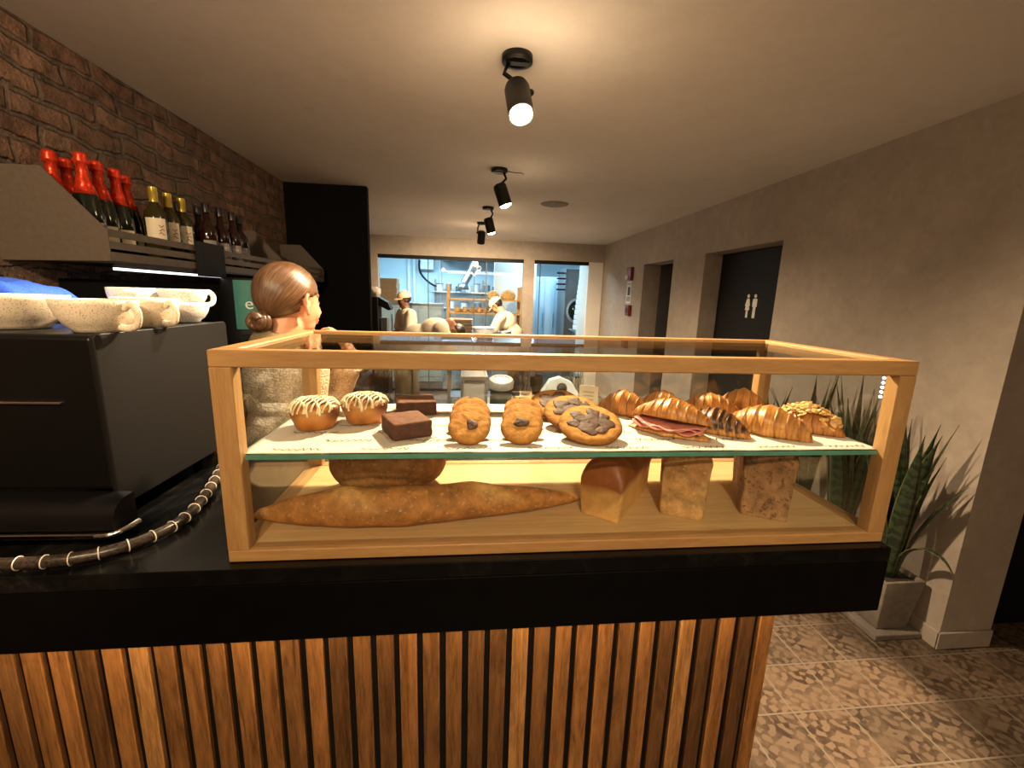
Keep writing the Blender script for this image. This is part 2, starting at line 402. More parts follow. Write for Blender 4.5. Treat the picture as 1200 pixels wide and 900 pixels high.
# back wall round the glazed kitchen front
W1 = (-0.955, 1.295); W2 = (1.465, 2.585); WZ = 2.135
bm = B()
box(bm, (XL, YB, 0), (W1[0], YB+0.15, H)); box(bm, (W1[1], YB, 0), (W2[0], YB+0.15, H)); box(bm, (W2[1], YB, 0), (XR, YB+0.15, H))
box(bm, (W1[0], YB, WZ), (W1[1], YB+0.15, H)); box(bm, (W2[0], YB, WZ), (W2[1], YB+0.15, H))
struct('wall_back', bm, 'concrete_plaster')
glass('window_glass', (0.95, 0.98, 0.99))
def glazing(name, x0, x1, seams):
    bm = B(); xs = [x0] + seams + [x1]
    for a, b in zip(xs, xs[1:]): box(bm, (a+0.006, YB+0.06, 0.03), (b-0.006, YB+0.07, WZ-0.045))
    g = struct(name, bm, 'window_glass')
    bm = B(); box(bm, (x0, YB+0.02, WZ-0.05), (x1, YB+0.12, WZ)); box(bm, (x0, YB+0.03, 0), (x1, YB+0.10, 0.03)); obj('window_frame', bm, 'matte_black', g)
    bm = B()
    for s in seams: box(bm, (s-0.006, YB+0.055, 0.03), (s+0.006, YB+0.075, WZ-0.05))
    if seams: obj('glass_seam', bm, 'dark_rubber', g)
simple('dark_rubber', (0.05, 0.07, 0.08), 0.5)
glazing('window_1', W1[0], W1[1], [-0.20, 0.52, 0.71])
glazing('window_2', W2[0], 2.35, [1.57])
bm = B(); box(bm, (2.35, YB+0.02, 0), (W2[1], YB+0.6, WZ)); struct('trim_1', bm, 'white_paint')   # pale jamb beside the kitchen doorway
# black full-height partition closing the bar
bm = B(); box(bm, (XL, 3.2, 0), (-0.425, 3.27, H-0.002)); struct('wall_partition', bm, 'black_panel')
# kitchen shell
KX0, KX1, KY0, KY1, KH = -2.3, 3.6, YB+0.15, 9.6, 2.75
bm = B(); box(bm, (KX0, KY1, 0), (KX1, KY1+0.1, KH)); struct('wall_kitchen_back', bm, 'kitchen_wall')
bm = B(); box(bm, (KX0-0.1, KY0, 0), (KX0, KY1, KH)); struct('wall_kitchen_left', bm, 'kitchen_wall')
bm = B(); box(bm, (KX1, KY0, 0), (KX1+0.1, KY1, KH)); struct('wall_kitchen_right', bm, 'kitchen_wall')
bm = B(); box(bm, (KX0, KY0, KH), (KX1, KY1, KH+0.1)); box(bm, (KX0, KY0-0.02, H+0.1), (KX1, KY0, KH)); struct('ceiling_kitchen', bm, 'kitchen_wall')
bm = B(); box(bm, (0.93, 7.9, 0), (1.75, 8.0, KH)); struct('wall_kitchen_pier', bm, 'white_paint')

# ================================================================== CEILING LAMPS
simple('lamp_black', (0.012, 0.011, 0.010), 0.45, metal=0.4)
simple('lamp_bulb', (1, 0.9, 0.7), 0.4, emit=(1.0, 0.80, 0.48), emit_s=60)
simple('lamp_rim', (0.9, 0.75, 0.5), 0.4)
def ceiling_spot(base, d, watts, cone, side, label, spill):
    t = thing('ceiling_spotlight', label, 'spotlight', (base[0], base[1], H), 0, 'black ceiling spotlights in a row')
    d = Vector(d).normalized()
    bm = B()   # open canopy ring
    prof = [(0.036, 0), (0.056, 0), (0.056, -0.022), (0.036, -0.022), (0.036, 0)]
    lathe(bm, prof, 36, cap=False); box(bm, (-0.045, -0.014, -0.026), (0.045, 0.014, -0.012))
    obj('canopy', bm, 'lamp_black', t)
    top = Vector((0.012*side*-1, 0, -0.075)); piv = Vector((0, 0, -0.10))
    q = (-d).to_track_quat('Z', 'Y').to_matrix().to_4x4()
    # arm beside the can
    sidev = q.to_3x3() @ Vector((1, 0, 0)) * (0.047*side)
    cc = piv + d*0.055
    bm = B(); tube(bm, [Vector((0.03*side, 0, -0.02)), Vector((0.047*side, 0, -0.06)), piv+d*0.02+sidev], 0.0085, 8); capsule(bm, piv+d*0.02+sidev*0.7, piv+d*0.02+sidev*1.12, 0.012, 0.012, 10)
    obj('arm', bm, 'lamp_black', t, smooth=True)
    bm = B()
    prof = [(0.001, 0.035), (0.030, 0.033), (0.042, 0.026), (0.0465, 0.012), (0.0465, -0.115), (0.043, -0.115), (0.043, -0.085), (0.001, -0.085)]
    lathe(bm, prof, 32)
    c = obj('lamp_can', bm, 'lamp_black', t, angle=40, smooth=True); q.translation = piv + d*0.03; c.matrix_local = q
    bm = B(); ell(bm, (0, 0, -0.108), (0.040, 0.040, 0.020)); b = obj('bulb', bm, 'lamp_bulb', t, smooth=True); b.matrix_local = q
    p = Vector((base[0], base[1], H)) + piv + d*0.175
    spot('spot_light', p, d, watts, WARM, cone, 0.6, 0.035)
    point('bulb_spill', p, spill, WARM, 0.06)
ceiling_spot(*SPOTS[0], -1, 'nearest black ceiling spotlight, large, glowing lamp facing the room', SPILL[0])
ceiling_spot(*SPOTS[1], 1, 'second black ceiling spotlight from the front, can tilted right', SPILL[1])
ceiling_spot(*SPOTS[2], 1, 'third black ceiling spotlight from the front, can hanging just before the last one', SPILL[2])
ceiling_spot(*SPOTS[3], -1, 'farthest small black ceiling spotlight, nearest the kitchen glass', SPILL[3])
simple('vent_grey', (0.22, 0.19, 0.16), 0.7)
bm = B(); lathe(bm, [(0.001, -0.012), (0.10, -0.012), (0.125, -0.006), (0.13, 0)], 36)
o = obj('ceiling_vent', bm, 'vent_grey', smooth=True, angle=40); place(o, (1.207, 3.49, H)); tag(o, 'flat round grey plate on the ceiling right of the spotlights', 'vent')
bm = B(); tube(bm, spline([(0.66, 2.50, H-0.004), (0.72, 2.50, H-0.012), (0.78, 2.53, H-0.006), (0.80, 2.58, H-0.003)]), 0.0025, 6)
o = obj('wire', bm, 'lamp_black', smooth=True); tag(o, 'thin loose wire on the ceiling beside the second spotlight', 'wire')

# ================================================================== THINGS ON THE RIGHT WALL
simple('alarm_red', (0.16, 0.012, 0.012), 0.45)
simple('notice_white', (0.62, 0.62, 0.63), 0.6)
simple('print_dark', (0.03, 0.03, 0.035), 0.6)
simple('lens_clear', (0.85, 0.85, 0.85), 0.15)
t = thing('fire_alarm', 'dark red alarm box with a small clear strobe, above the white notice', 'alarm', (XR, 5.07, 1.90))
bm = B(); rbox(bm, (-0.045, -0.075, -0.085), (0, 0.075, 0.085), 0.006); obj('housing', bm, 'alarm_red', t)
bm = B(); ell(bm, (-0.05, 0.045, -0.045), (0.02, 0.035, 0.035)); obj('strobe', bm, 'lens_clear', t, smooth=True)
t = thing('wall_notice', 'white printed notice on the wall between two red alarm boxes', 'notice', (XR, 5.12, 1.66))
bm = B(); box(bm, (-0.006, -0.085, -0.15), (0, 0.085, 0.15)); obj('panel', bm, 'notice_white', t)
bm = B()
box(bm, (-0.008, -0.05, -0.04), (-0.006, 0.03, 0.07))
for z in (-0.07, -0.09, -0.11, 0.11): box(bm, (-0.008, -0.06, z-0.005), (-0.006, 0.06, z+0.005))
obj('print', bm, 'print_dark', t)
t = thing('call_point', 'small dark red call point box below the white notice', 'alarm', (XR, 5.03, 1.42))
bm = B(); rbox(bm, (-0.05, -0.065, -0.07), (0, 0.065, 0.07), 0.006); obj('housing', bm, 'alarm_red', t)
bm = B(); rbox(bm, (-0.056, -0.03, -0.03), (-0.05, 0.03, 0.03), 0.002); obj('press_plate', bm, 'print_dark', t)
# restroom pictograms
simple('sign_white', (0.80, 0.79, 0.76), 0.5)
def fig(bm, skirt, cy):
    def M(pts): return [(cy - u*0.8, z*0.8) for u, z in pts]
    x0, x1 = XR+WT-0.054, XR+WT-0.050
    if skirt:
        pts = [(-0.012, 0.07), (0.012, 0.07), (0.022, 0.06), (0.04, -0.005), (0.03, -0.012), (0.018, 0.025), (0.034, -0.05), (0.014, -0.05), (0.014, -0.13), (0.002, -0.13), (0.002, -0.05), (-0.002, -0.05), (-0.002, -0.13), (-0.014, -0.13), (-0.014, -0.05), (-0.034, -0.05), (-0.018, 0.025), (-0.03, -0.012), (-0.04, -0.005), (-0.022, 0.06)]
    else:
        pts = [(-0.02, 0.07), (0.02, 0.07), (0.034, 0.058), (0.034, -0.015), (0.022, -0.015), (0.022, 0.035), (0.019, 0.035), (0.019, -0.13), (0.003, -0.13), (0.003, -0.03), (-0.003, -0.03), (-0.003, -0.13), (-0.019, -0.13), (-0.019, 0.035), (-0.022, 0.035), (-0.022, -0.015), (-0.034, -0.015), (-0.034, 0.058)]
    prism(bm, M(pts), 'x', x0, x1)
    prism(bm, [(cy+0.015*math.cos(2*PI*i/20), 0.076+0.015*math.sin(2*PI*i/20)) for i in range(20)], 'x', x0, x1)
t = thing('restroom_sign', 'white man and woman pictograms on the black restroom door', 'sign', (0, 0, 1.54))
bm = B(); fig(bm, True, 2.785); obj('woman_symbol', bm, 'sign_white', t)
bm = B(); fig(bm, False, 2.695); obj('man_symbol', bm, 'sign_white', t)

# ================================================================== COUNTER
wood('slat_wood', (0.075, 0.034, 0.012), (0.34, 0.18, 0.068), 5, (9, 9, 0.9), 0.42, island=True)
def stone():
    m, nt, b = new_mat('black_stone'); v = coords(nt)
    n = noise_n(nt, v, 9, 8, 0.7, 1.5)
    lk(nt, ramp(nt, n, [(0.45, (0.003, 0.003, 0.003)), (0.62, (0.008, 0.0075, 0.007)), (0.75, (0.022, 0.02, 0.017))]), b.inputs['Base Color'])
    b.inputs['Roughness'].default_value = 0.22; b.inputs['Specular IOR Level'].default_value = 0.22
stone()
simple('fascia_black', (0.0022, 0.0021, 0.002), 0.30, var=0.2, spec=0.15)
CZ = 1.08
t = thing('bar_counter', 'long black topped counter clad in narrow brown wooden slats, under the pastry case', 'counter', (0, 0, 0))
bm = B(); box(bm, (XL+0.006, -0.02, CZ-0.03), (1.252, 0.53, CZ)); obj('countertop', bm, 'black_stone', t, bevel=0.0015)
bm = B(); box(bm, (XL+0.006, -0.02, 0.937), (1.252, 0.0, CZ-0.031)); box(bm, (1.232, 0.0, 0.937), (1.252, 0.53, CZ-0.031)); obj('fascia', bm, 'fascia_black', t, bevel=0.0015)
bm = B(); box(bm, (XL+0.006, 0.046, 0), (1.073, 0.50, CZ-0.031)); obj('carcass', bm, 'matte_black', t)
bm = B(); x = 1.073
while x > XL+0.04:
    wd = 0.0325+random.uniform(-0.001, 0.001)
    rbox(bm, (x-wd, 0.034, 0.06), (x, 0.046, 1.045), 0.0015, 1); x -= 0.0447
obj('slat_cladding', bm, 'slat_wood', t)
simple('led_warm', (1, 0.8, 0.5), 0.5, emit=(1.0, 0.62, 0.26), emit_s=2)
bm = B(); box(bm, (XL+0.1, 0.002, 1.036), (1.05, 0.012, 1.046)); obj('led_strip', bm, 'led_warm', t)
area('led_light', (0.0, 0.010, 1.03), (0, 0.22, -1), 2.1, 0.01, 11, (1.0, 0.66, 0.32))

# ================================================================== PASTRY CASE
wood('pine_rail', (0.33, 0.170, 0.056), (0.50, 0.295, 0.115), 4, (1.2, 12, 12), 0.45)
wood('pine_depth', (0.33, 0.170, 0.056), (0.50, 0.295, 0.115), 4, (12, 1.2, 12), 0.45)
wood('pine_post', (0.33, 0.170, 0.056), (0.50, 0.295, 0.115), 4, (12, 12, 1.2), 0.45)
wood('pine_board', (0.56, 0.34, 0.14), (0.76, 0.54, 0.27), 3.5, (0.8, 14, 14), 0.4)
glass('case_glass')
simple('glass_edge', (0.10, 0.28, 0.21), 0.15, var=0.2, nscale=20)
W, D, HC = 1.25, 0.414, 0.371
Z0, Z1 = CZ, CZ+HC
t = thing('pastry_case', 'glass pastry display case with pale wooden frame on the black counter', 'display case', (0, 0, 0))
PW = 0.035
for x0 in (0, W-PW):
    for y0 in (0, D-0.028):
        bm = B(); rbox(bm, (x0, y0, Z0+0.022), (x0+PW, y0+0.028, Z1-0.028), 0.0015, 1); obj('corner_post', bm, 'pine_post', t)
for y0 in (0, D-0.028):
    bm = B(); rbox(bm, (0, y0, Z1-0.028), (W, y0+0.028, Z1), 0.002, 1); obj('top_rail', bm, 'pine_rail', t)
    bm = B(); rbox(bm, (0, y0, Z0+0.0005), (W, y0+0.028, Z0+0.0225), 0.002, 1); obj('bottom_rail', bm, 'pine_rail', t)
for x0 in (0, W-PW):
    bm = B(); rbox(bm, (x0, 0.028, Z1-0.028), (x0+PW, D-0.028, Z1), 0.002, 1); obj('top_rail', bm, 'pine_depth', t)
    bm = B(); rbox(bm, (x0, 0.028, Z0+0.0005), (x0+PW, D-0.028, Z0+0.0225), 0.002, 1); obj('bottom_rail', bm, 'pine_depth', t)
bm = B(); box(bm, (PW, 0.028, Z0+0.001), (W-PW, D-0.028, Z0+0.0215)); obj('base_board', bm, 'pine_board', t)
FZ = Z0+0.0225
for lo, hi in (((PW, 0.010, Z0+0.023), (W-PW, 0.014, Z1-0.029)), ((0.014, 0.029, Z0+0.023), (0.018, D-0.029, Z1-0.029)), ((W-0.018, 0.029, Z0+0.023), (W-0.014, D-0.029, Z1-0.029)), ((PW, 0.029, Z1-0.008), (W-PW, D-0.029, Z1-0.004))):
    bm = B(); box(bm, lo, hi); obj('glass_pane', bm, 'case_glass', t)
for x0, x1, y in ((PW, 0.62, D-0.020), (0.58, W-PW, D-0.010)):
    bm = B(); box(bm, (x0, y, Z0+0.023), (x1, y+0.004, Z1-0.029)); d = obj('sliding_door', bm, 'case_glass', t)
simple('pull_clear', (0.7, 0.7, 0.68), 0.2)
SHZ = 1.262
bm = B(); box(bm, (0.022, 0.016, SHZ), (W-0.022, D-0.045, SHZ+0.009))
sh = obj('glass_shelf', bm, ['case_glass', 'glass_edge'], t)
for p in sh.data.polygons:
    if abs(p.normal.z) < 0.5: p.material_index = 1
simple('led_reflection_glow', (0.7, 0.8, 1), 0.4, emit=(0.75, 0.88, 1.0), emit_s=9)  # glow of the LED reflection modelled in the end pane
bm = B()
for i in range(5):
    for y in (0.034, 0.046): ell(bm, (W-0.0195, y, Z1-0.040-0.0095*i), (0.0012, 0.0035, 0.0028), seg=8, rings=6)
obj('led_reflection', bm, 'led_reflection_glow', t, smooth=True)  # emissive dots stand in for LEDs mirrored in the end pane

# printed paper on the shelf
def paper_mat():
    m, nt, b = new_mat('wax_paper'); v = coords(nt)
    n = noise_n(nt, v, 10, 4)
    lk(nt, ramp(nt, n, [(0.3, (0.66, 0.62, 0.53)), (0.7, (0.74, 0.70, 0.60))]), b.inputs['Base Color']); b.inputs['Roughness'].default_value = 0.6
    bump(nt, b, n, 0.3, 0.004)
paper_mat()
simple('paper_print', (0.10, 0.075, 0.05), 0.7)
PZ = SHZ+0.0095
t = thing('wax_paper', 'cream printed greaseproof paper lining the glass shelf under the pastries', 'paper')
bm = B(); nx, ny = 90, 26; V = []
for i in range(nx+1):
    row = []
    for j in range(ny+1):
        x = 0.026+(W-0.052)*i/nx; y = 0.017+(D-0.062)*j/ny
        e = max(0, 1-min(j, ny-j)/2.0)
        z = PZ + 0.0004 + e*0.0018*(0.5+0.5*noise.noise(Vector((x*14, y*3, 1)))) + 0.0005*abs(noise.noise(Vector((x*9, y*9, 4))))
        y += e*0.002*noise.noise(Vector((x*11, 3, 0)))
        if i < 6 and j > ny*0.72: pass
        row.append(bm.verts.new((x, y, z)))
    V.append(row)
for i in range(nx):
    for j in range(ny):
        if (i/nx*1.2 + (1-j/ny)*0.5) < 0.13*0 : continue
        f = bm.faces.new((V[i][j], V[i+1][j], V[i+1][j+1], V[i][j+1])); f.smooth = True
pp = obj('sheet', bm, 'wax_paper', t); sm = pp.modifiers.new('s', 'SOLIDIFY'); sm.thickness = 0.0002
bm = B()   # rows of small script, too small to read
rr = random.Random(5)
for row in range(7):
    y = 0.035+row*0.048; x = 0.07+(row % 2)*0.075
    while x < 1.15:
        pts = []
        for k in range(22):
            pts.append((x+k*0.0040, y+0.0048*math.sin(k*2.1+rr.random()*1.3)+0.002*rr.uniform(-1, 1), PZ+0.0024))
        tube(bm, pts, 0.0013, 4, flat=0.25); x += 0.15
sp = obj('script_print', bm, 'paper_print', t); sp['kind'] = 'stuff'

# ================================================================== BREADS AND PASTRIES
GOLD = (0.60, 0.27, 0.055); BROWN = (0.27, 0.085, 0.018); PALE = (0.78, 0.50, 0.19); DARK = (0.11, 0.032, 0.010)
baked('croissant_crust', 0.38, 40, 0.25, 0.32, 0.0016, lam=150, spec=0.5)
baked('bread_crust', 0.45, 30, 0.25, 0.4, 0.003)
baked('rustic_crust', 0.70, 38, 0.55, 0.9, 0.005, spots=(120, 0.58, (0.78, 0.58, 0.32), 0.5))
baked('seeded_crust', 0.72, 34, 0.6, 1.0, 0.006, spots=(90, 0.53, (0.10, 0.042, 0.016), 0.75))
baked('cookie_dough', 0.85, 75, 0.35, 0.9, 0.004, spec=0.15)
baked('brownie_crumb', 0.8, 80, 0.45, 0.9, 0.004)
ST = PZ+0.0012
def croissant_bm(L, Wd, Ht, bend=0.25, seed=1, n=110, seg=36, steps=3.6, lower=None):
    """crescent of stepped, rolled layers; returns bm and a colour per vertex"""
    rr = random.Random(seed); bm = B(); cols = []
    ph = rr.random()*6
    rings = []
    for i in range(n+1):
        u = -1+2*i/n; s = abs(u)
        env = (1-s**2.3)**0.62 if s < 1 else 0
        env = max(env*(0.60+0.40*(1-s)**0.7)*1.02, 0.03)
        cx = L/2*u; cy = -bend*L*0.5*(u*u)
        ring = []
        for j in range(seg):
            a = 2*PI*j/seg
            sk = s + 0.055*math.cos(a-PI/2) + 0.012*math.sin(2*a+ph)
            k = max(0, sk)*steps; fr = k-math.floor(k)
            step = 1.0 + 0.12*(1-fr)**1.1*(1 if s < 0.9 else 0.5) - 0.07
            edge = math.exp(-((fr-0.02)/0.09)**2) + math.exp(-((fr-1.0)/0.05)**2)*0.4
            wob = 1+0.06*noise.noise(Vector((u*3+seed*7, math.cos(a)*1.2, math.sin(a)*1.2)))
            ry = Wd/2*env*step*wob; rz = Ht/2*env**0.85*step*wob
            y = ry*math.cos(a); z = rz*math.sin(a)
            if z < -rz*0.55: z = -rz*0.55 - 0.12*(-z-rz*0.55)
            up = math.sin(a)
            c = mixv(mixv(GOLD, PALE, 0.30*fr+0.25*max(0, -up)), BROWN, 0.75*(1-fr)**2*max(0.15, up*0.5+0.5)+0.35*s+0.3*max(0, noise.noise(Vector((u*4, a*0.8, seed*3.1)))))
            c = mixv(c, DARK, 0.25*edge)
            ring.append((cx, cy+y, z+Ht*0.5*0.55*env**0.85*1.05)); cols.append(c)
        rings.append(ring)
    loft(bm, rings, uv=True)
    return bm, cols
def drop(bm, keep=0.0):
    zmin = min(v.co.z for v in bm.verts)
    # settle the underside on one plane
    for v in bm.verts:
        if v.co.z < 0.004: v.co.z = max(v.co.z, 0)*0.5
def croissant(name, label, loc, rz, L, Wd, Ht, seed, bend=0.25, steps=3.6, tilt=0.0, mat='croissant_crust', group=None, tint=None):
    bm, cols = croissant_bm(L, Wd, Ht, bend, seed, steps=steps); drop(bm)
    o = obj(name, bm, mat, smooth=True)
    colors(o.data, (lambda i, c: cols[i]) if tint is None else (lambda i, c: mixv(cols[i], tint[0], tint[1])))
    place(o, loc, R(rz), R(tilt)); return tag(o, label, 'croissant', group)
G = 'croissants on the glass shelf'
croissant('croissant', 'golden croissant at the left end of the back row, beside the small card', (0.795, 0.288, ST), -38, 0.135, 0.080, 0.072, 3, 0.15, group=G)
croissant('croissant', 'ridged brown croissant in the back row behind the ham croissant', (0.900, 0.300, ST), -35, 0.135, 0.078, 0.068, 8, 0.2, group=G)
croissant('croissant', 'wide golden croissant in the back row behind the chocolate striped one', (1.020, 0.290, ST), -22, 0.150, 0.080, 0.066, 12, 0.22, group=G)
croissant('croissant', 'croissant at the right end of the back row, in front of the rear post', (1.125, 0.315, ST), -35, 0.130, 0.078, 0.075, 17, 0.2, group=G)
croissant('croissant', 'large plain golden croissant at the front of the shelf beside the flaked almond one', (1.060, 0.128, ST), -47, 0.175, 0.090, 0.078, 21, 0.12, steps=4.2, group=G)
# chocolate striped croissant
o = croissant('chocolate_croissant', 'croissant striped with dark chocolate, between the ham croissant and the large plain one', (0.947, 0.142, ST), -47, 0.150, 0.078, 0.064, 25, 0.1, steps=4.5, group=G)
baked('chocolate_glaze', 0.22, 30, 0.2, 0.2, 0.001, spec=0.6)
def shade_choc(o):
    me = o.data; a = me.color_attributes['Col']
    for i, v in enumerate(me.vertices):
        u = v.co.x; s = math.sin(u*500 + v.co.z*120 + 2.2*noise.noise(v.co*40))
        base = tuple(a.data[i].color[:3])
        if v.co.z > 0.012+0.006*noise.noise(v.co*60): a.data[i].color = (*mixv(mixv(base, (0.20, 0.09, 0.035), 0.5), (0.040, 0.013, 0.007), 1 if s > -0.1 else 0.35), 1)
shade_choc(o)
# ham croissant: split, with folded ham
t = thing('ham_croissant', 'croissant sandwich filled with folded pink ham at the front of the shelf', 'sandwich', (0.838, 0.130, ST), R(-42), G)
bm, cols = croissant_bm(0.175, 0.088, 0.062, 0.08, 31, steps=4.2)
for v in bm.verts: v.co.z = v.co.z*0.35
o = obj('bottom_half', bm, 'croissant_crust', t, smooth=True); colors(o.data, lambda i, c: mixv(cols[i], PALE, 0.25))
bm, cols2 = croissant_bm(0.170, 0.084, 0.066, 0.08, 33, steps=4.5)
for v in bm.verts: v.co.z = max(v.co.z, 0.006)
o = obj('top_half', bm, 'croissant_crust', t, smooth=True); colors(o.data, lambda i, c: cols2[i])
o.location = (0, 0.008, 0.021); o.rotation_euler = (R(-13), 0, 0)
simple('ham_pink', (0.66, 0.25, 0.20), 0.35, var=0.18, nscale=60)
for k, (y0, z0, ph) in enumerate(((-0.034, 0.019, 0), (-0.030, 0.0245, 1.7), (-0.036, 0.0215, 3.1))):
    bm = B(); V = []
    for i in range(41):
        u = -1+i/20; row = []
        for j in range(7):
            q = j/6; env = 1-0.30*abs(u)**2
            x = 0.070*u; y = y0*env-0.014*(1-q)*env+0.045*q+0.005*math.sin(u*6+ph)
            z = z0+0.0035*math.sin(u*7+ph+q*2)*(1-q)-0.006*(1-q)*(0.5+0.5*math.sin(u*4+ph))
            row.append(bm.verts.new((x, y, z)))
        V.append(row)
    for i in range(40):
        for j in range(6): bm.faces.new((V[i][j], V[i+1][j], V[i+1][j+1], V[i][j+1])).smooth = True
    o = obj('ham_slice', bm, 'ham_pink', t); md = o.modifiers.new('s', 'SOLIDIFY'); md.thickness = 0.0018
# almond croissant
t = thing('almond_croissant', 'croissant heaped with pale almond flakes at the right end of the shelf', 'croissant', (1.168, 0.150, ST), R(-46), G)
bm, cols3 = croissant_bm(0.152, 0.080, 0.058, 0.1, 41, steps=4.2); drop(bm)
o = obj('croissant_body', bm, 'croissant_crust', t, smooth=True); colors(o.data, lambda i, c: mixv(cols3[i], BROWN, 0.45))
simple('almond_flake', (0.74, 0.44, 0.15), 0.55, var=0.25, nscale=90)
bm = B(); rr = random.Random(3)
for k in range(190):
    u = rr.uniform(-0.78, 0.8); a = rr.gauss(0, 0.55)
    env = (1-abs(u)**2.3)**0.62*(0.6+0.4*(1-abs(u))**0.7)
    p = Vector((0.08*u, 0.038*env*math.sin(a)*1.05, 0.020*env**0.85+0.040*env*math.cos(a)*0.95-0.003+rr.uniform(0, 0.007)))
    M = Matrix.Translation(p) @ Matrix.Rotation(rr.uniform(-0.8, 0.8)+a*-1, 4, 'X') @ Matrix.Rotation(rr.uniform(-0.7, 0.7), 4, 'Y') @ Matrix.Rotation(rr.uniform(0, 6), 4, 'Z') @ Matrix.Diagonal((rr.uniform(0.006, 0.010), rr.uniform(0.004, 0.006), 0.0011, 1))
    bmesh.ops.create_uvsphere(bm, u_segments=8, v_segments=5, radius=1, matrix=M)
o = obj('almond_flakes', bm, 'almond_flake', t, smooth=True); o['kind'] = 'stuff'

# cookies
simple('chocolate_chunk', (0.085, 0.042, 0.026), 0.6, var=0.5, spec=0.2, nscale=120, bmp=0.4)
def cookie_bm(r, th, seed, n=40):
    bm = B(); prof = []
    for k in range(13):
        q = k/12; prof.append((r*(1-0.10*(1-math.sin(PI*min(1, q*1.0)))) if 0 < q < 0 else 0, 0))
    rings = []
    rad = [0.02, 0.25, 0.5, 0.75, 0.90, 0.98, 1.0, 0.985, 0.93, 0.8, 0.6, 0.35, 0.02]
    zz = [0, 0, 0, 0, 0.04, 0.16, 0.40, 0.62, 0.82, 0.95, 1.0, 1.0, 1.0]
    for q, z in zip(rad, zz):
        ring = []
        for j in range(n):
            a = 2*PI*j/n; w_ = 1+0.03*noise.noise(Vector((math.cos(a)*1.4, math.sin(a)*1.4, seed)))
            top = z > 0.5
            zz_ = th*z + (th*0.16*noise.noise(Vector((q*math.cos(a)*4, q*math.sin(a)*4, seed*2.3))) + th*0.10*noise.noise(Vector((q*math.cos(a)*11, q*math.sin(a)*11, seed*1.3))) if top else 0)
            ring.append((r*q*w_*math.cos(a), r*q*w_*math.sin(a), zz_))
        rings.append(ring)
    loft(bm, rings); return bm
def chunk(parent, x, y, z, r, seed):
    bm = B(); ell(bm, (0, 0, 0), (r, r*0.85, 0.0020), seg=24, rings=10)
    for v in bm.verts:
        k = 1+0.65*noise.noise(Vector((v.co.x, v.co.y, 0))*(0.9/r)+Vector((seed, 0, 0))); v.co = Vector((v.co.x*k, v.co.y*k, v.co.z+0.0010*noise.noise(v.co*220)))
    o = obj('chocolate_chunk', bm, 'chocolate_chunk', parent, smooth=True); o.location = (x, y, z); o.rotation_euler = (0, 0, seed); return o
def cookie(label, loc, r, tilt, rz, seed, chunks, group, th=0.011):
    bm = cookie_bm(r, th, seed); o = obj('cookie', bm, 'cookie_dough', smooth=True)
    C1 = (0.54, 0.265, 0.065); C2 = (0.24, 0.085, 0.018)
    colors(o.data, lambda i, c: mixv(C1, C2, max(0, (c.xy.length/r-0.80)*4.0)+(0.6 if c.z < th*0.45 else 0)+0.3*noise.noise(c*110)))  # browned rim; darker lower edge paints the crease shade between cookies
    for k, (cx, cy, cr) in enumerate(chunks): chunk(o, cx*r, cy*r, th+0.0006, cr, seed+k*1.7)
    o.location = (loc[0], loc[1]+r*math.cos(R(tilt)), loc[2]+r*math.sin(R(tilt))); o.rotation_euler = (R(tilt), 0, R(rz))
    return tag(o, label, 'cookie', group)
ORD = ['front', 'second', 'middle', 'fourth', 'back']
WH = ['front cookie facing out', 'second cookie from the front', 'middle cookie', 'fourth cookie from the front', 'rearmost cookie']
for ci, (x0, x1, where, ch0) in enumerate(((0.4125, 0.416, 'left cookie column, nearest the brownies', [(0.1, 0.05, 0.0125)]), (0.513, 0.535, 'right cookie column, nearest the large chocolate cookies', [(0.0, 0.15, 0.0145)]))):
    for k in range(5):
        f = k/4
        tl = 34 if k < 4 else 25
        ch = ch0 if k == 0 else ([(0.0, 0.55, 0.012), (0.1, -0.3, 0.01)] if k == 4 else [(0.05, 0.35, 0.009)])
        cookie(f'{WH[k]} in the {where}', (x0+(x1-x0)*f+[0, 0.0025, -0.002, 0.003, -0.001][k], [0.050, 0.085, 0.119, 0.154, 0.212][k], ST), 0.0405, tl+[0, 1.5, -1, 1, 0][k], (-3 if ci == 0 else -6)+[0, 3, -2, 2, -3][k], 11+ci*7+k*1.3, ch, 'small chocolate chunk cookies')
bigch = [(-0.38, 0.28, 0.020), (0.12, 0.44, 0.018), (-0.10, -0.36, 0.024), (0.46, -0.12, 0.020), (-0.02, 0.05, 0.022), (0.45, 0.28, 0.013), (0.30, -0.42, 0.014), (-0.50, -0.10, 0.014)]
for k, (x, y, tl, lb) in enumerate(((0.655, 0.040, 21, 'large front cookie covered in melted chocolate, leaning on two others'), (0.640, 0.125, 22, 'large chocolate cookie in the middle of the leaning three'), (0.622, 0.205, 20, 'large chocolate cookie at the back of the leaning three'))):
    cookie(lb, (x, y, ST), 0.064, tl, -10+4*k, 31+k*3, bigch, 'large chocolate cookies', 0.012)
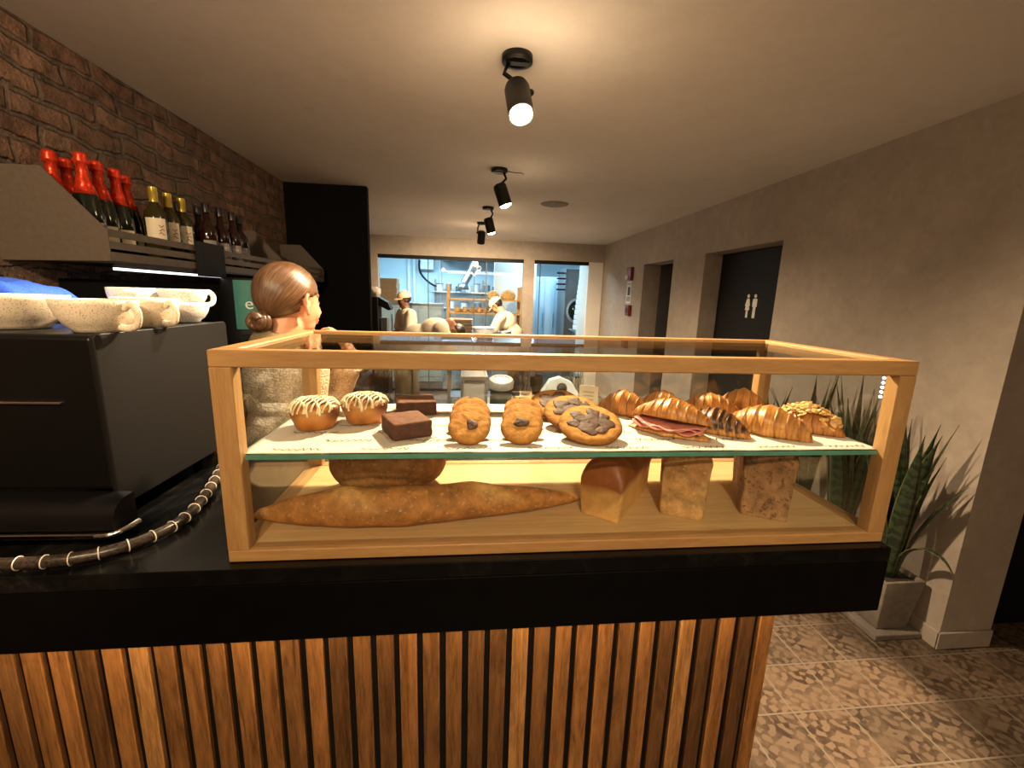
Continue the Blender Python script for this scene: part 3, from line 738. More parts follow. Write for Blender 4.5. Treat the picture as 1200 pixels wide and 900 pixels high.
# brownies
simple('brownie_liner', (0.60, 0.50, 0.40), 0.7)
def brownie(label, loc, rz, sx, sy, h, seed):
    t = thing('brownie', label, 'brownie', loc, R(rz), 'brownies on the shelf')
    bm = B(); rbox(bm, (-sx/2, -sy/2, 0.001), (sx/2, sy/2, h), 0.004, 2)
    bmesh.ops.subdivide_edges(bm, edges=[e for e in bm.edges if e.calc_length() > 0.01], cuts=14, use_grid_fill=True)
    for v in bm.verts:
        n = noise.noise(v.co*70+Vector((seed, 0, 0))); side = v.co.z < h-0.004
        v.co += Vector((v.co.x, v.co.y, 0)).normalized()*0.0016*n*(1.4 if side else 0.4) + Vector((0, 0, 0.001*n if v.co.z > h*0.5 else 0))
    o = obj('crumb', bm, 'brownie_crumb', t, smooth=True, angle=50)
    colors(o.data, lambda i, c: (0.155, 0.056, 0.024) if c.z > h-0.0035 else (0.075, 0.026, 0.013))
    bm = B(); box(bm, (-sx/2-0.006, -sy/2-0.006, 0), (sx/2+0.006, sy/2+0.006, 0.0008)); obj('paper_liner', bm, 'brownie_liner', t)
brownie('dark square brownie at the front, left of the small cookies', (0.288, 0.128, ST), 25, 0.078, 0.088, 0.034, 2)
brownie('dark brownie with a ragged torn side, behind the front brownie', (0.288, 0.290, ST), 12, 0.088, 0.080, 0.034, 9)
# iced rolls
simple('white_icing', (0.80, 0.70, 0.46), 0.35, var=0.06)
baked('roll_crust', 0.4, 45, 0.3, 0.4, 0.002)
def iced_roll(label, loc, rz, seed, h=0.054, r=0.049):
    t = thing('iced_roll', label, 'bun', loc, R(rz), 'iced cinnamon rolls')
    bm = B(); rings = []; n = 44
    for q, z in ((0.02, 0), (0.5, 0), (0.74, 0.01), (0.80, 0.08), (0.90, 0.3), (1.0, 0.55), (1.02, 0.70), (0.97, 0.84), (0.82, 0.95), (0.6, 0.99), (0.35, 1.02), (0.02, 1.03)):
        ring = []
        for j in range(n):
            a = 2*PI*j/n; sq = 1/max(abs(math.cos(a)), abs(math.sin(a)))**0.35
            sp = 0.05*math.sin(a+q*14) if z > 0.6 else 0
            ring.append((r*q*sq*0.96*math.cos(a), r*q*sq*0.96*math.sin(a), h*(z+sp*0.7+(0.03*noise.noise(Vector((math.cos(a)*2*q, math.sin(a)*2*q, seed)))) *(z > 0.05))))
        rings.append(ring)
    loft(bm, rings); o = obj('bun_body', bm, 'roll_crust', t, smooth=True)
    def rc(i, c):
        rad = c.xy.length/r; sw = math.sin(math.atan2(c.y, c.x)+rad*14)
        if c.z < h*0.5+0.004*noise.noise(c*60): return mixv((0.56, 0.24, 0.05), (0.36, 0.11, 0.02), 0.5+0.5*noise.noise(c*50))
        return mixv((0.50, 0.22, 0.05), (0.13, 0.035, 0.012), 0.5+0.7*sw)
    colors(o.data, rc)
    def topz(x, y):
        q = math.hypot(x, y)/r
        return h*(1.05 if q < 0.4 else 1.05-0.06*(q-0.4)/0.3 if q < 0.7 else 0.99-0.34*((q-0.7)/0.35)**1.7)
    bm = B(); rr = random.Random(seed)
    for k in range(17):
        off = -1.0+2.0*k/16; pts = []
        for i in range(25):
            s = -1.10+2.2*i/24; x = r*(off*0.98+0.22*s+0.10*math.sin(s*6+k*1.7+seed)); y = r*s*math.sqrt(max(0.05, 1.08-off*off*0.9))
            if math.hypot(x, y) > r*1.09: continue
            pts.append((x, y, topz(x, y)+0.0022+0.0012*rr.random()))
        if len(pts) > 4: tube(bm, pts, [0.0015+0.0012*abs(math.sin(i*0.5+k)) for i in range(len(pts))], 6)
    obj('icing', bm, 'white_icing', t, smooth=True)
iced_roll('iced roll at the far left of the shelf, striped with white icing', (0.098, 0.176, ST), 24, 4)
iced_roll('iced roll with white icing touching the first, beside the brownies', (0.188, 0.218, ST), 22, 9)
# small folded card
simple('card_cream', (0.78, 0.72, 0.56), 0.7, var=0.04)
t = thing('price_card', 'small folded cream card with handwriting behind the large cookies', 'card', (0.722, 0.350, ST), R(-22), None)
bm = B()
prism(bm, [(-0.022, 0), (-0.0205, 0), (0.0, 0.053), (0.0205, 0), (0.022, 0), (0.0007, 0.055), (-0.0007, 0.055)], 'x', -0.024, 0.024)
obj('folded_card', bm, 'card_cream', t)
bm = B()
for zz in (0.040, 0.031, 0.022, 0.013):
    pts = []
    for k in range(16):
        x = -0.014+0.0018*k; z = zz+0.0016*math.sin(k*2.3+zz*900); y = -0.022*(1-z/0.055)-0.0012
        pts.append((x, y, z))
    tube(bm, pts, 0.0006, 4)
obj('handwriting', bm, 'paper_print', t)

# breads on the wooden base
def loaf(name, label, loc, rz, L, Wd, Ht, seed, lumps, mat, top, side, dome=0.30, rough=0.0, taper=0.9, endr=0.014):
    bm = B(); rings = []; n = 60; cols = []
    for i in range(n+1):
        u = i/n
        endf = min(1, (min(u, 1-u)/0.045))**0.5 if 0 < u < 1 else 0.0
        endf = 0.90+0.10*endf
        lump = 1+0.05*abs(math.sin(PI*lumps*u)) - 0.03
        ring = []
        prof = []
        hw = Wd/2; hs = Ht*(1-dome)
        for k in range(6): prof.append((-hw*taper+2*hw*taper*k/5, 0))
        for k in range(1, 8): prof.append((hw*(taper+(1-taper)*k/7), hs*k/7))
        for k in range(1, 20): a = PI*k/20; prof.append((hw*1.04*math.cos(a), hs+Ht*dome*math.sin(a)**0.8))
        for k in range(7, 0, -1): prof.append((-hw*(taper+(1-taper)*k/7), hs*k/7))
        for (y, z) in prof:
            nn = noise.noise(Vector((u*L*22, y*22, z*22+seed)))
            zz_ = (z if z <= hs else hs+(z-hs)*(1+(lump-1)*3))*(endf if z > 0 else 1)
            yy = y*endf*(1+0.03*nn)
            e2 = 0.0
            if z > hs: e2 = endr*((z-hs)/(Ht*dome))*(1 - min(1, min(u, 1-u)/0.12))**2
            ring.append((L*u-L/2, yy+rough*nn, zz_-e2+rough*0.6*noise.noise(Vector((u*L*60, y*60, seed)))*(z > 0.001)))
            cols.append((z, hs, nn, u))
        rings.append(ring)
    loft(bm, rings)
    for v in bm.verts: v.co.z = max(0, v.co.z)
    o = obj(name, bm, mat, smooth=True, angle=65)
    def lc(i, c):
        z, hs, nn, u = cols[i]
        return mixv(side, top, (z-hs*0.92)/(Ht*0.10)+0.25*nn)
    colors(o.data, lc); place(o, loc, R(rz)); return tag(o, label, 'bread', 'loaves in the case')
def loafpos(ax, ay, bx, by, L):
    """front-end corners -> centre and angle"""
    dx, dy = bx-ax, by-ay; ang = math.degrees(math.atan2(dy, dx))+90
    cx, cy = (ax+bx)/2, (ay+by)/2
    return (cx+math.cos(R(ang))*L/2, cy+math.sin(R(ang))*L/2, FZ), ang, math.hypot(dx, dy)
p, a, wd = loafpos(0.645, 0.113, 0.718, 0.056, 0.22)
loaf('tin_loaf', 'shiny brown topped white tin loaf on the wooden base, right of the baguette', p, a, 0.22, wd, 0.122, 2, 3, 'bread_crust', (0.27, 0.085, 0.020), (0.72, 0.42, 0.14), 0.45, endr=0.034)
p, a, wd = loafpos(0.815, 0.100, 0.902, 0.058, 0.20)
loaf('rustic_loaf', 'rough floury tin loaf in the middle of the three loaves', p, a, 0.20, wd, 0.146, 5, 2, 'rustic_crust', (0.42, 0.20, 0.065), (0.58, 0.34, 0.13), 0.22, 0.003)
p, a, wd = loafpos(0.992, 0.090, 1.080, 0.044, 0.19)
loaf('seeded_loaf', 'dark seeded tin loaf at the right end of the wooden base', p, a, 0.19, wd, 0.150, 8, 1, 'seeded_crust', (0.26, 0.125, 0.05), (0.42, 0.24, 0.11), 0.16, 0.003)
def soft(z): return z if z > -0.035 else -0.035-0.031*(1-math.exp(-(-z-0.035)/0.018))
bm = B(); ell(bm, (0, 0, 0), (1, 1, 1), seg=64, rings=40)
for v in bm.verts:
    n = noise.noise(v.co*1.6+Vector((3, 0, 0))); v.co = Vector((v.co.x*0.135*(1+0.05*n), v.co.y*0.092*(1+0.05*n), soft(v.co.z*0.078*(1+0.07*n))+0.066))
o = obj('round_loaf', bm, 'rustic_crust', smooth=True); colors(o.data, lambda i, c: mixv((0.36, 0.15, 0.04), (0.52, 0.27, 0.085), 0.5+0.8*noise.noise(c*14)))
place(o, (0.230, 0.262, FZ), R(14)); tag(o, 'rounded rustic loaf lying behind the baguette', 'bread', 'loaves in the case')
# baguette
bm = B(); rings = []; n = 160; seg = 28
path = spline([(0.0, 0.103, 0.012), (0.03, 0.100, 0.018), (0.09, 0.092, 0.028), (0.19, 0.082, 0.036), (0.30, 0.085, 0.037), (0.42, 0.102, 0.034), (0.53, 0.122, 0.027), (0.61, 0.141, 0.018), (0.657, 0.153, 0.010)], 18)
RAD = [0.005, 0.015, 0.028, 0.0375, 0.038, 0.034, 0.026, 0.015, 0.004]
fr_ = frames(path); cc = []
for i, (p, tt, nn_, bb) in enumerate(fr_):
    u = i/(len(fr_)-1); k_ = min(7, int(u*8)); w_ = u*8-k_; r0 = RAD[k_]*(1-w_)+RAD[k_+1]*w_
    ring = []
    for j in range(seg):
        a = 2*PI*j/seg
        tw = math.sin(u*22 - a*1.0)     # slashes spiral along the crust
        k = 1+0.17*max(0, tw)**3*(0.2+0.8*max(0, math.cos(a))) + 0.04*noise.noise(Vector((u*18, math.cos(a), math.sin(a))))
        q = p + nn_*(r0*k*0.98*math.cos(a)) + bb*(r0*k*1.06*math.sin(a))
        ring.append((q.x, q.y, max(0.0, q.z)))
        cc.append(max(0, tw)**3*max(0, math.cos(a)))
    rings.append(ring)
loft(bm, rings)
o = obj('baguette', bm, 'rustic_crust', smooth=True); colors(o.data, lambda i, c: mixv((0.44, 0.19, 0.048), (0.74, 0.42, 0.14), cc[i]))
place(o, (0, 0, FZ)); tag(o, 'long pointed baguette lying along the front of the wooden base', 'bread', 'loaves in the case')

# ================================================================== ESPRESSO MACHINE AND CUPS
simple('machine_black', (0.0025, 0.0023, 0.0022), 0.4, var=0.1, spec=0.2)
simple('machine_satin', (0.0042, 0.0038, 0.0034), 0.48, var=0.15, nscale=300, bmp=0.05, spec=0.3)
simple('chrome', (0.75, 0.74, 0.73), 0.12, metal=1.0, var=0.03)
t = thing('espresso_machine', 'big black espresso machine with a chrome strip standing on the counter', 'coffee machine', (-0.245, 0.112, CZ), R(-1.5))
MW = 0.80
bm = B(); rbox(bm, (-MW, 0.006, 0.085), (-0.010, 0.40, 0.374), 0.006); obj('body', bm, 'machine_black', t)
bm = B(); prism(bm, [(0.0, 0.052), (0.40, 0.052), (0.408, 0.062), (0.408, 0.372), (0.400, 0.380), (0.006, 0.380), (0.0, 0.374)], 'x', -0.009, 0.0); obj('side_panel', bm, 'machine_satin', t, bevel=0.002)
bm = B(); prism(bm, [(0.0, 0.0), (0.0, 0.0855), (-0.028, 0.084), (-0.046, 0.072), (-0.054, 0.054), (-0.056, 0.036), (-0.05, 0.032), (-0.03, 0.03)], 'x', -MW, 0.028); obj('lower_skirt', bm, 'machine_black', t, smooth=True, angle=35)
bm = B(); rbox(bm, (-MW, -0.062, 0.022), (0.012, -0.048, 0.032), 0.002); obj('chrome_strip', bm, 'chrome', t)
bm = B(); tube(bm, spline([(0.0, -0.060, 0.027), (0.022, -0.057, 0.028), (0.040, -0.040, 0.033), (0.046, -0.02, 0.036)]), 0.0055, 10); obj('corner_tube', bm, 'chrome', t, smooth=True)
bm = B(); rbox(bm, (-MW, 0.0, 0.252), (-0.075, 0.008, 0.2565), 0.001, 1); obj('trim_line', bm, 'chrome', t)
bm = B(); rbox(bm, (-MW, 0.01, 0.370), (-0.012, 0.40, 0.3775), 0.002, 1); obj('cup_tray', bm, 'machine_satin', t)
for x in (-0.05, -0.68):
    for y in (0.03, 0.34):
        bm = B(); lathe(bm, [(0.028, 0.0), (0.028, 0.03), (0.02, 0.055)], 20, (x, y, 0)); obj('foot', bm, 'machine_black', t, smooth=True, angle=40)
MT = CZ+0.3785
def stoneware(name, c, rough=0.4):
    m, nt, b = new_mat(name); v = coords(nt)
    n = noise_n(nt, v, 420, 2, 0.6)
    lk(nt, ramp(nt, n, [(0.36, tuple(x*0.45 for x in c)), (0.44, c)]), b.inputs['Base Color']); b.inputs['Roughness'].default_value = rough
stoneware('stoneware', (0.66, 0.56, 0.42))
stoneware('white_china', (0.85, 0.82, 0.76), 0.25)
def cup(label, loc, r, h, rz, mat, handle=True, group='coffee cups on the machine'):
    t = thing('coffee_cup', label, 'cup', loc, R(rz), group)
    bm = B(); k = r
    prof = [(0.001, 0.003), (k*0.50, 0.003), (k*0.52, 0.0), (k*0.56, 0.0), (k*0.60, 0.006), (k*0.76, h*0.25), (k*0.90, h*0.52), (k*0.985, h*0.85), (k, h), (k-0.0035, h+0.0005), (k*0.955, h*0.85), (k*0.86, h*0.5), (k*0.70, h*0.24), (k*0.5, 0.010), (0.001, 0.009)]
    lathe(bm, prof, 56); obj('bowl', bm, mat, t, smooth=True)
    if handle:
        bm = B(); hh = h
        pts = spline([(k*0.94, 0, hh*0.74), (k*1.16, 0, hh*0.88), (k*1.38, 0, hh*0.66), (k*1.32, 0, hh*0.28), (k*1.05, 0, hh*0.14), (k*0.74, 0, hh*0.16)], 8)
        tube(bm, pts, 0.0055, 10, flat=1.25); obj('handle', bm, mat, t, smooth=True)
cup('large speckled cream cup at the front edge of the machine top, handle to the right', (-0.287, 0.182, MT), 0.064, 0.060, -14, 'stoneware')
cup('large speckled cream bowl cup at the left picture edge, before the blue cloth', (-0.462, 0.225, MT), 0.078, 0.064, 200, 'stoneware')
cup('speckled cream cup with handle, right behind the front cup', (-0.290, 0.318, MT), 0.060, 0.062, -22, 'stoneware')
cup('bright white cup at the back, left of the stacked pair', (-0.418, 0.470, MT), 0.052, 0.082, 120, 'white_china')
cup('lower white cup of the stacked pair at the back of the machine top', (-0.308, 0.478, MT), 0.054, 0.050, 100, 'white_china')
cup('upper white cup of the stacked pair at the back of the machine top', (-0.308, 0.478, MT+0.036), 0.053, 0.046, 60, 'white_china')
simple('blue_cloth', (0.02, 0.09, 0.55), 0.85, var=0.3, nscale=200, bmp=0.5, bdist=0.003)
bm = B(); V = []
for i in range(41):
    row = []
    for j in range(31):
        u, v_ = i/40, j/30; x = -0.245+0.33*u; y = -0.095+0.19*v_
        h_ = 0.096*min(1, 4.5*u, 3.2*(1-u), 3.5*v_, 3.5*(1-v_))**0.6 + 0.016*noise.noise(Vector((x*16, y*16, 0))) - 0.012*(1-u)
        row.append(bm.verts.new((x, y, max(0.001, h_))))
    V.append(row)
for i in range(40):
    for j in range(30): bm.faces.new((V[i][j], V[i+1][j], V[i+1][j+1], V[i][j+1])).smooth = True
o = obj('cleaning_cloth', bm, 'blue_cloth'); md = o.modifiers.new('s', 'SOLIDIFY'); md.thickness = 0.003; md.offset = 1
place(o, (-0.60, 0.400, MT+0.0005), R(5)); tag(o, 'crumpled bright blue cloth on the machine behind the cups', 'cloth')
# braided hose with ties along the counter
def hose_mat():
    m, nt, b = new_mat('braided_hose'); v = coords(nt)
    n = noise_n(nt, v, 220, 3)
    lk(nt, ramp(nt, n, [(0.35, (0.010, 0.007, 0.005)), (0.65, (0.06, 0.042, 0.03))]), b.inputs['Base Color']); b.inputs['Roughness'].default_value = 0.3
hose_mat()
t = thing('hose', 'braided brown hose with bright ties curving along the counter beside the machine', 'hose')
hp = spline([(-0.85, -0.004, CZ+0.0136), (-0.5, -0.004, CZ+0.0136), (-0.33, -0.003, CZ+0.0136), (-0.262, 0.003, CZ+0.0136), (-0.215, 0.022, CZ+0.0136), (-0.176, 0.058, CZ+0.0136), (-0.153, 0.115, CZ+0.0136), (-0.158, 0.19, CZ+0.0136), (-0.180, 0.28, CZ+0.0136), (-0.205, 0.36, CZ+0.0136), (-0.25, 0.50, CZ+0.0136)], 14)
bm = B(); tube(bm, hp, 0.0098, 12); obj('hose_body', bm, 'braided_hose', t, smooth=True)
simple('tie_white', (0.75, 0.68, 0.58), 0.3)
fr_ = frames(hp); last = None
for p, tt, n_, b_ in fr_:
    if p.x < -0.40 or p.y > 0.40: continue
    if last is None or (p-last).length > 0.034:
        last = p; bm = B(); tube(bm, [p+n_*(0.0108*math.cos(a*PI/12))+b_*(0.0108*math.sin(a*PI/12)) for a in range(25)], 0.0010, 6); obj('cable_tie', bm, 'tie_white', t, smooth=True)

# ================================================================== WALL SHELF WITH BOTTLES
simple('shelf_metal', (0.125, 0.096, 0.070), 0.5, metal=0.1, var=0.1, nscale=60)
simple('shelf_dark', (0.012, 0.010, 0.009), 0.5)
simple('led_shelf', (0.9, 0.92, 1.0), 0.4, emit=(0.95, 0.95, 1.0), emit_s=2.5)
def shelf(label, y0, y1):
    t = thing('wall_shelf', label, 'shelf', (XL, y0, 1.615), 0, 'metal bottle shelves on the brick wall'); L = y1-y0
    poly = [(0.0, 0.0), (0.323, 0.008), (0.325, 0.105), (0.158, 0.29), (0.0, 0.288)]
    for y in (0, L-0.005):
        bm = B(); prism(bm, poly, 'y', y, y+0.005); obj('end_panel', bm, 'shelf_metal', t)
    bm = B(); box(bm, (0, 0.005, 0.002), (0.322, L-0.005, 0.014)); obj('shelf_plate', bm, 'shelf_dark', t)
    bm = B(); box(bm, (0, 0.005, 0.014), (0.004, L-0.005, 0.17)); obj('back_plate', bm, 'shelf_dark', t)
    bm = B(); box(bm, (0.318, 0.005, 0.010), (0.324, L-0.005, 0.038)); obj('front_lip', bm, 'shelf_metal', t)
    if y0 < 1:
        bm = B(); box(bm, (0.312, 0.02, -0.020), (0.320, 0.68, -0.012)); box(bm, (0.312, 0.02, -0.012), (0.320, 0.68, 0.001), 1); obj('led_strip', bm, ['led_shelf', 'shelf_dark'], t)
    for z in (0.048, 0.086):
        bm = B(); box(bm, (0.318, 0.005, z), (0.323, L-0.005, z+0.024)); obj('guard_rail', bm, 'shelf_metal', t)
shelf('long metal wall shelf holding the bottles, its slanted end panel nearest the camera', 0.88, 2.27)
shelf('shorter metal wall shelf beyond the bottles, ending at the black partition', 2.285, 3.06)
t = thing('shelf_plaque', 'blank black plate hanging on the guard rails of the bottle shelf', 'plate', (XL+0.325, 1.34, 1.595))
bm = B(); rbox(bm, (0, 0, 0), (0.006, 0.225, 0.148), 0.002, 1); obj('plate', bm, 'matte_black', t)
for y in (0.03, 0.185):
    bm = B(); box(bm, (-0.009, y, 0.128), (0.001, y+0.015, 0.132)); box(bm, (-0.009, y, 0.118), (-0.0075, y+0.015, 0.132)); obj('hook', bm, 'matte_black', t)
simple('bottle_green', (0.006, 0.010, 0.005), 0.08, spec=0.6)
simple('bottle_dark', (0.020, 0.006, 0.005), 0.07, spec=0.6)
simple('bottle_olive', (0.030, 0.026, 0.006), 0.07, spec=0.6)
simple('foil_red', (0.75, 0.05, 0.015), 0.28, metal=0.55, var=0.25, nscale=80, bmp=0.4, bdist=0.003)
simple('foil_gold', (0.50, 0.38, 0.06), 0.3, metal=0.5, var=0.15)
simple('cap_black', (0.012, 0.010, 0.012), 0.35)
simple('label_cream', (0.80, 0.70, 0.52), 0.6, var=0.05)
simple('label_grey', (0.30, 0.27, 0.26), 0.6)
simple('label_mark', (0.20, 0.04, 0.03), 0.6)
BZ = 1.6295
def label_patch(bm, r, z0, z1, a0, a1, n=14):
    for i in range(n):
        for (p, q) in (((a0+(a1-a0)*i/n), (a0+(a1-a0)*(i+1)/n)),):
            f = [bm.verts.new((r*math.cos(a), r*math.sin(a), z)) for a, z in ((p, z0), (q, z0), (q, z1), (p, z1))]
            bm.faces.new(f).smooth = True
    bmesh.ops.remove_doubles(bm, verts=bm.verts, dist=1e-5)
def bottle(kind, label, x, y, ang=0.0):
    t = thing({'c': 'champagne_bottle', 'w': 'wine_bottle', 's': 'liqueur_bottle'}[kind], label, 'bottle', (x, y, BZ), 0, {'c': 'red foiled sparkling wine bottles', 'w': 'white wine bottles', 's': 'dark liqueur bottles'}[kind])
    bm = B(); f0 = -0.9+ang   # labels face the room
    if kind == 'c':
        lathe(bm, [(0.001, 0.01), (0.038, 0), (0.0435, 0.006), (0.0435, 0.13), (0.041, 0.16), (0.032, 0.20), (0.022, 0.235), (0.0155, 0.26), (0.0145, 0.30), (0.001, 0.30)], 32); obj('bottle_body', bm, 'bottle_green', t, smooth=True)
        bm = B(); lathe(bm, [(0.0327, 0.1995), (0.0227, 0.235), (0.0165, 0.262), (0.0155, 0.288), (0.0205, 0.291), (0.0215, 0.300), (0.0185, 0.308), (0.0205, 0.315), (0.017, 0.323), (0.001, 0.326)], 32)
        for v in bm.verts:
            if v.co.z > 0.285: v.co += Vector((v.co.x, v.co.y, 0)).normalized()*0.002*noise.noise(v.co*160)
        obj('foil_capsule', bm, 'foil_red', t, smooth=True); t.scale = (0.97, 0.97, 1.045)
        bm = B(); label_patch(bm, 0.0440, 0.045, 0.115, f0-0.9, f0+0.9); obj('bottle_label', bm, 'label_cream', t)
    elif kind == 'w':
        lathe(bm, [(0.001, 0.01), (0.034, 0), (0.038, 0.005), (0.038, 0.185), (0.035, 0.205), (0.022, 0.226), (0.015, 0.238), (0.0142, 0.29), (0.001, 0.29)], 32); obj('bottle_body', bm, 'bottle_olive', t, smooth=True)
        bm = B(); lathe(bm, [(0.0153, 0.243), (0.0150, 0.270), (0.0158, 0.271), (0.0158, 0.298), (0.014, 0.300), (0.001, 0.300)], 28); obj('foil_capsule', bm, 'foil_gold', t, smooth=True, angle=40)
        bm = B(); label_patch(bm, 0.0385, 0.085, 0.180, f0-1.1, f0+0.75); lb = obj('bottle_label', bm, 'label_cream', t)
        bm = B()
        for zz in (0.150, 0.136, 0.122):
            pts = [(0.0392*math.cos(f0+a), 0.0392*math.sin(f0+a), zz+0.004*math.sin(a*14+zz*300)) for a in [0.05+0.035*k for k in range(14)]]
            tube(bm, pts, 0.0013, 5)
        obj('label_lettering', bm, 'label_mark', lb)
    else:
        lathe(bm, [(0.001, 0.01), (0.034, 0), (0.039, 0.006), (0.039, 0.165), (0.036, 0.190), (0.020, 0.215), (0.0145, 0.228), (0.0145, 0.275), (0.001, 0.275)], 32); obj('bottle_body', bm, 'bottle_dark', t, smooth=True)
        bm = B(); lathe(bm, [(0.0165, 0.262), (0.0165, 0.298), (0.015, 0.301), (0.001, 0.301)], 24); obj('cap', bm, 'cap_black', t, smooth=True, angle=40)
        bm = B(); label_patch(bm, 0.0395, 0.055, 0.135, f0-0.7, f0+0.7); lb = obj('bottle_label', bm, 'label_grey', t)
        bm = B()
        for zz in (0.115, 0.095):
            pts = [(0.0400*math.cos(f0+a), 0.0400*math.sin(f0+a), zz+0.005*math.sin(a*11+zz*300)) for a in [-0.35+0.05*k for k in range(15)]]
            tube(bm, pts, 0.0014, 5)
        obj('label_lettering', bm, 'label_cream', lb)
pos = ['first red foiled bottle from the left, tall against the bricks', 'second red foiled bottle from the left, darker and set back', 'third red foiled bottle from the left, the tallest looking', 'fourth red foiled bottle from the left', 'fifth red foiled bottle from the left', 'red foiled bottle nearest the white wine bottles, set back']
for (x, y), p in zip(((-0.948, 0.952), (-0.979, 1.047), (-0.860, 0.957), (-0.888, 1.057), (-0.900, 1.153), (-0.937, 1.254)), pos): bottle('c', p, x, y)
for (x, y), p in zip(((-0.832, 1.242), (-0.850, 1.355), (-0.855, 1.455)), ('gold capped white wine bottle nearest the red foiled bottles', 'middle gold capped white wine bottle with cream label', 'gold capped white wine bottle nearest the dark liqueur bottles')): bottle('w', p, x, y)
for (x, y), p in zip(((-0.93, 1.56), (-0.812, 1.560), (-0.897, 1.648), (-0.812, 1.675), (-0.808, 1.780), (-0.83, 1.90)), ('black capped dark bottle set back behind the last white wine bottle', 'dark liqueur bottle just right of the last white wine bottle', 'dark liqueur bottle set back in the middle of the dark group', 'dark liqueur bottle at the front in the middle of the dark group', 'dark liqueur bottle with a grey label, second from the right end', 'dark liqueur bottle at the right end of the row of bottles')): bottle('s', p, x, y)
# black back cabinet under the shelf, with a bright edge
t = thing('back_bar_cabinet', 'black back bar cabinet against the brick wall below the bottle shelf', 'cabinet', (XL, 1.06, 0))
bm = B(); rbox(bm, (0.005, 0, 0), (0.20, 2.10, 1.565), 0.004); obj('body', bm, 'black_panel', t)
for k in range(3):
    bm = B(); rbox(bm, (0.201, 0.02+0.69*k, 0.06), (0.213, 0.68+0.69*k, 0.86), 0.003); d = obj('door', bm, 'matte_black', t)
    bm = B(); tube(bm, [(0.213, 0.60+0.69*k, 0.70), (0.233, 0.60+0.69*k, 0.70), (0.233, 0.60+0.69*k, 0.80), (0.213, 0.60+0.69*k, 0.80)], 0.005, 8); obj('door_handle', bm, 'chrome', d)
# lower back counter carrying the round black machine with the teal panel
t = thing('back_counter', 'low black work counter in front of the back cabinet', 'counter', (XL+0.325, 1.30, 0))
bm = B(); rbox(bm, (0, 0, 0.87), (0.36, 1.75, 0.91), 0.004); obj('countertop', bm, 'black_stone', t)
bm = B(); box(bm, (0.0, 0.02, 0), (0.33, 1.73, 0.87)); obj('carcass', bm, 'matte_black', t)
simple('teal_panel', (0.035, 0.15, 0.105), 0.55, var=0.2, nscale=12, emit=(0.03, 0.16, 0.11), emit_s=0.3)
simple('letter_white', (0.85, 0.85, 0.82), 0.5)
t = thing('drink_dispenser', 'black drum shaped dispenser with a glowing teal panel behind the woman', 'dispenser', (-0.675, 1.62, 0.912), R(0))
bm = B(); lathe(bm, [(0.001, 0), (0.13, 0), (0.13, 0.665), (0.12, 0.685), (0.001, 0.685)], 40); obj('drum', bm, 'matte_black', t, smooth=True, angle=40)
bm = B(); V = []
for i in range(17):
    a = R(-95+90*i/16); V.append([bm.verts.new((0.1325*math.cos(a), 0.1325*math.sin(a), z)) for z in (0.445, 0.675)])
for i in range(16): bm.faces.new((V[i][0], V[i+1][0], V[i+1][1], V[i][1])).smooth = True
tp = obj('teal_panel', bm, 'teal_panel', t)
bm = text_bm('eve', 0.078, 0.001)
for v in bm.verts:
    a = R(-53)+v.co.x/0.1335; v.co = Vector(((0.134+v.co.z)*math.cos(a), (0.134+v.co.z)*math.sin(a), 0.565+v.co.y))
obj('lettering', bm, 'letter_white', tp)
bm = B(); rbox(bm, (0.02, -0.20, 0.30), (0.12, -0.10, 0.42), 0.01); obj('tap', bm, 'matte_black', t)

# ================================================================== SNAKE PLANTS BY THE WALL
def leaf_mat():
    m, nt, b = new_mat('snake_leaf')
    tc = nd(nt, 'ShaderNodeTexCoord'); s = nd(nt, 'ShaderNodeSeparateXYZ'); lk(nt, tc.outputs['UV'], s.inputs[0])
    n = noise_n(nt, tc.outputs['Object'], 30, 4, 0.6, 0.5)
    band = math_n(nt, 'SINE', math_n(nt, 'ADD', math_n(nt, 'MULTIPLY', s.outputs[0], 95), math_n(nt, 'MULTIPLY', n, 14)))
    c = ramp(nt, math_n(nt, 'MULTIPLY_ADD', band, 0.5, 0.5), [(0.25, (0.008, 0.018, 0.007)), (0.75, (0.030, 0.050, 0.020))])
    e = math_n(nt, 'ABSOLUTE', math_n(nt, 'SUBTRACT', s.outputs[1], 0.5))
    lk(nt, mixc(nt, math_n(nt, 'GREATER_THAN', e, 0.435), c, (0.11, 0.10, 0.04)), b.inputs['Base Color']); b.inputs['Roughness'].default_value = 0.42
leaf_mat()
simple('soil', (0.03, 0.02, 0.012), 0.95, bmp=0.8, bdist=0.01, nscale=60)
simple('pot_concrete', (0.16, 0.135, 0.11), 0.85, var=0.2, nscale=20, bmp=0.2)
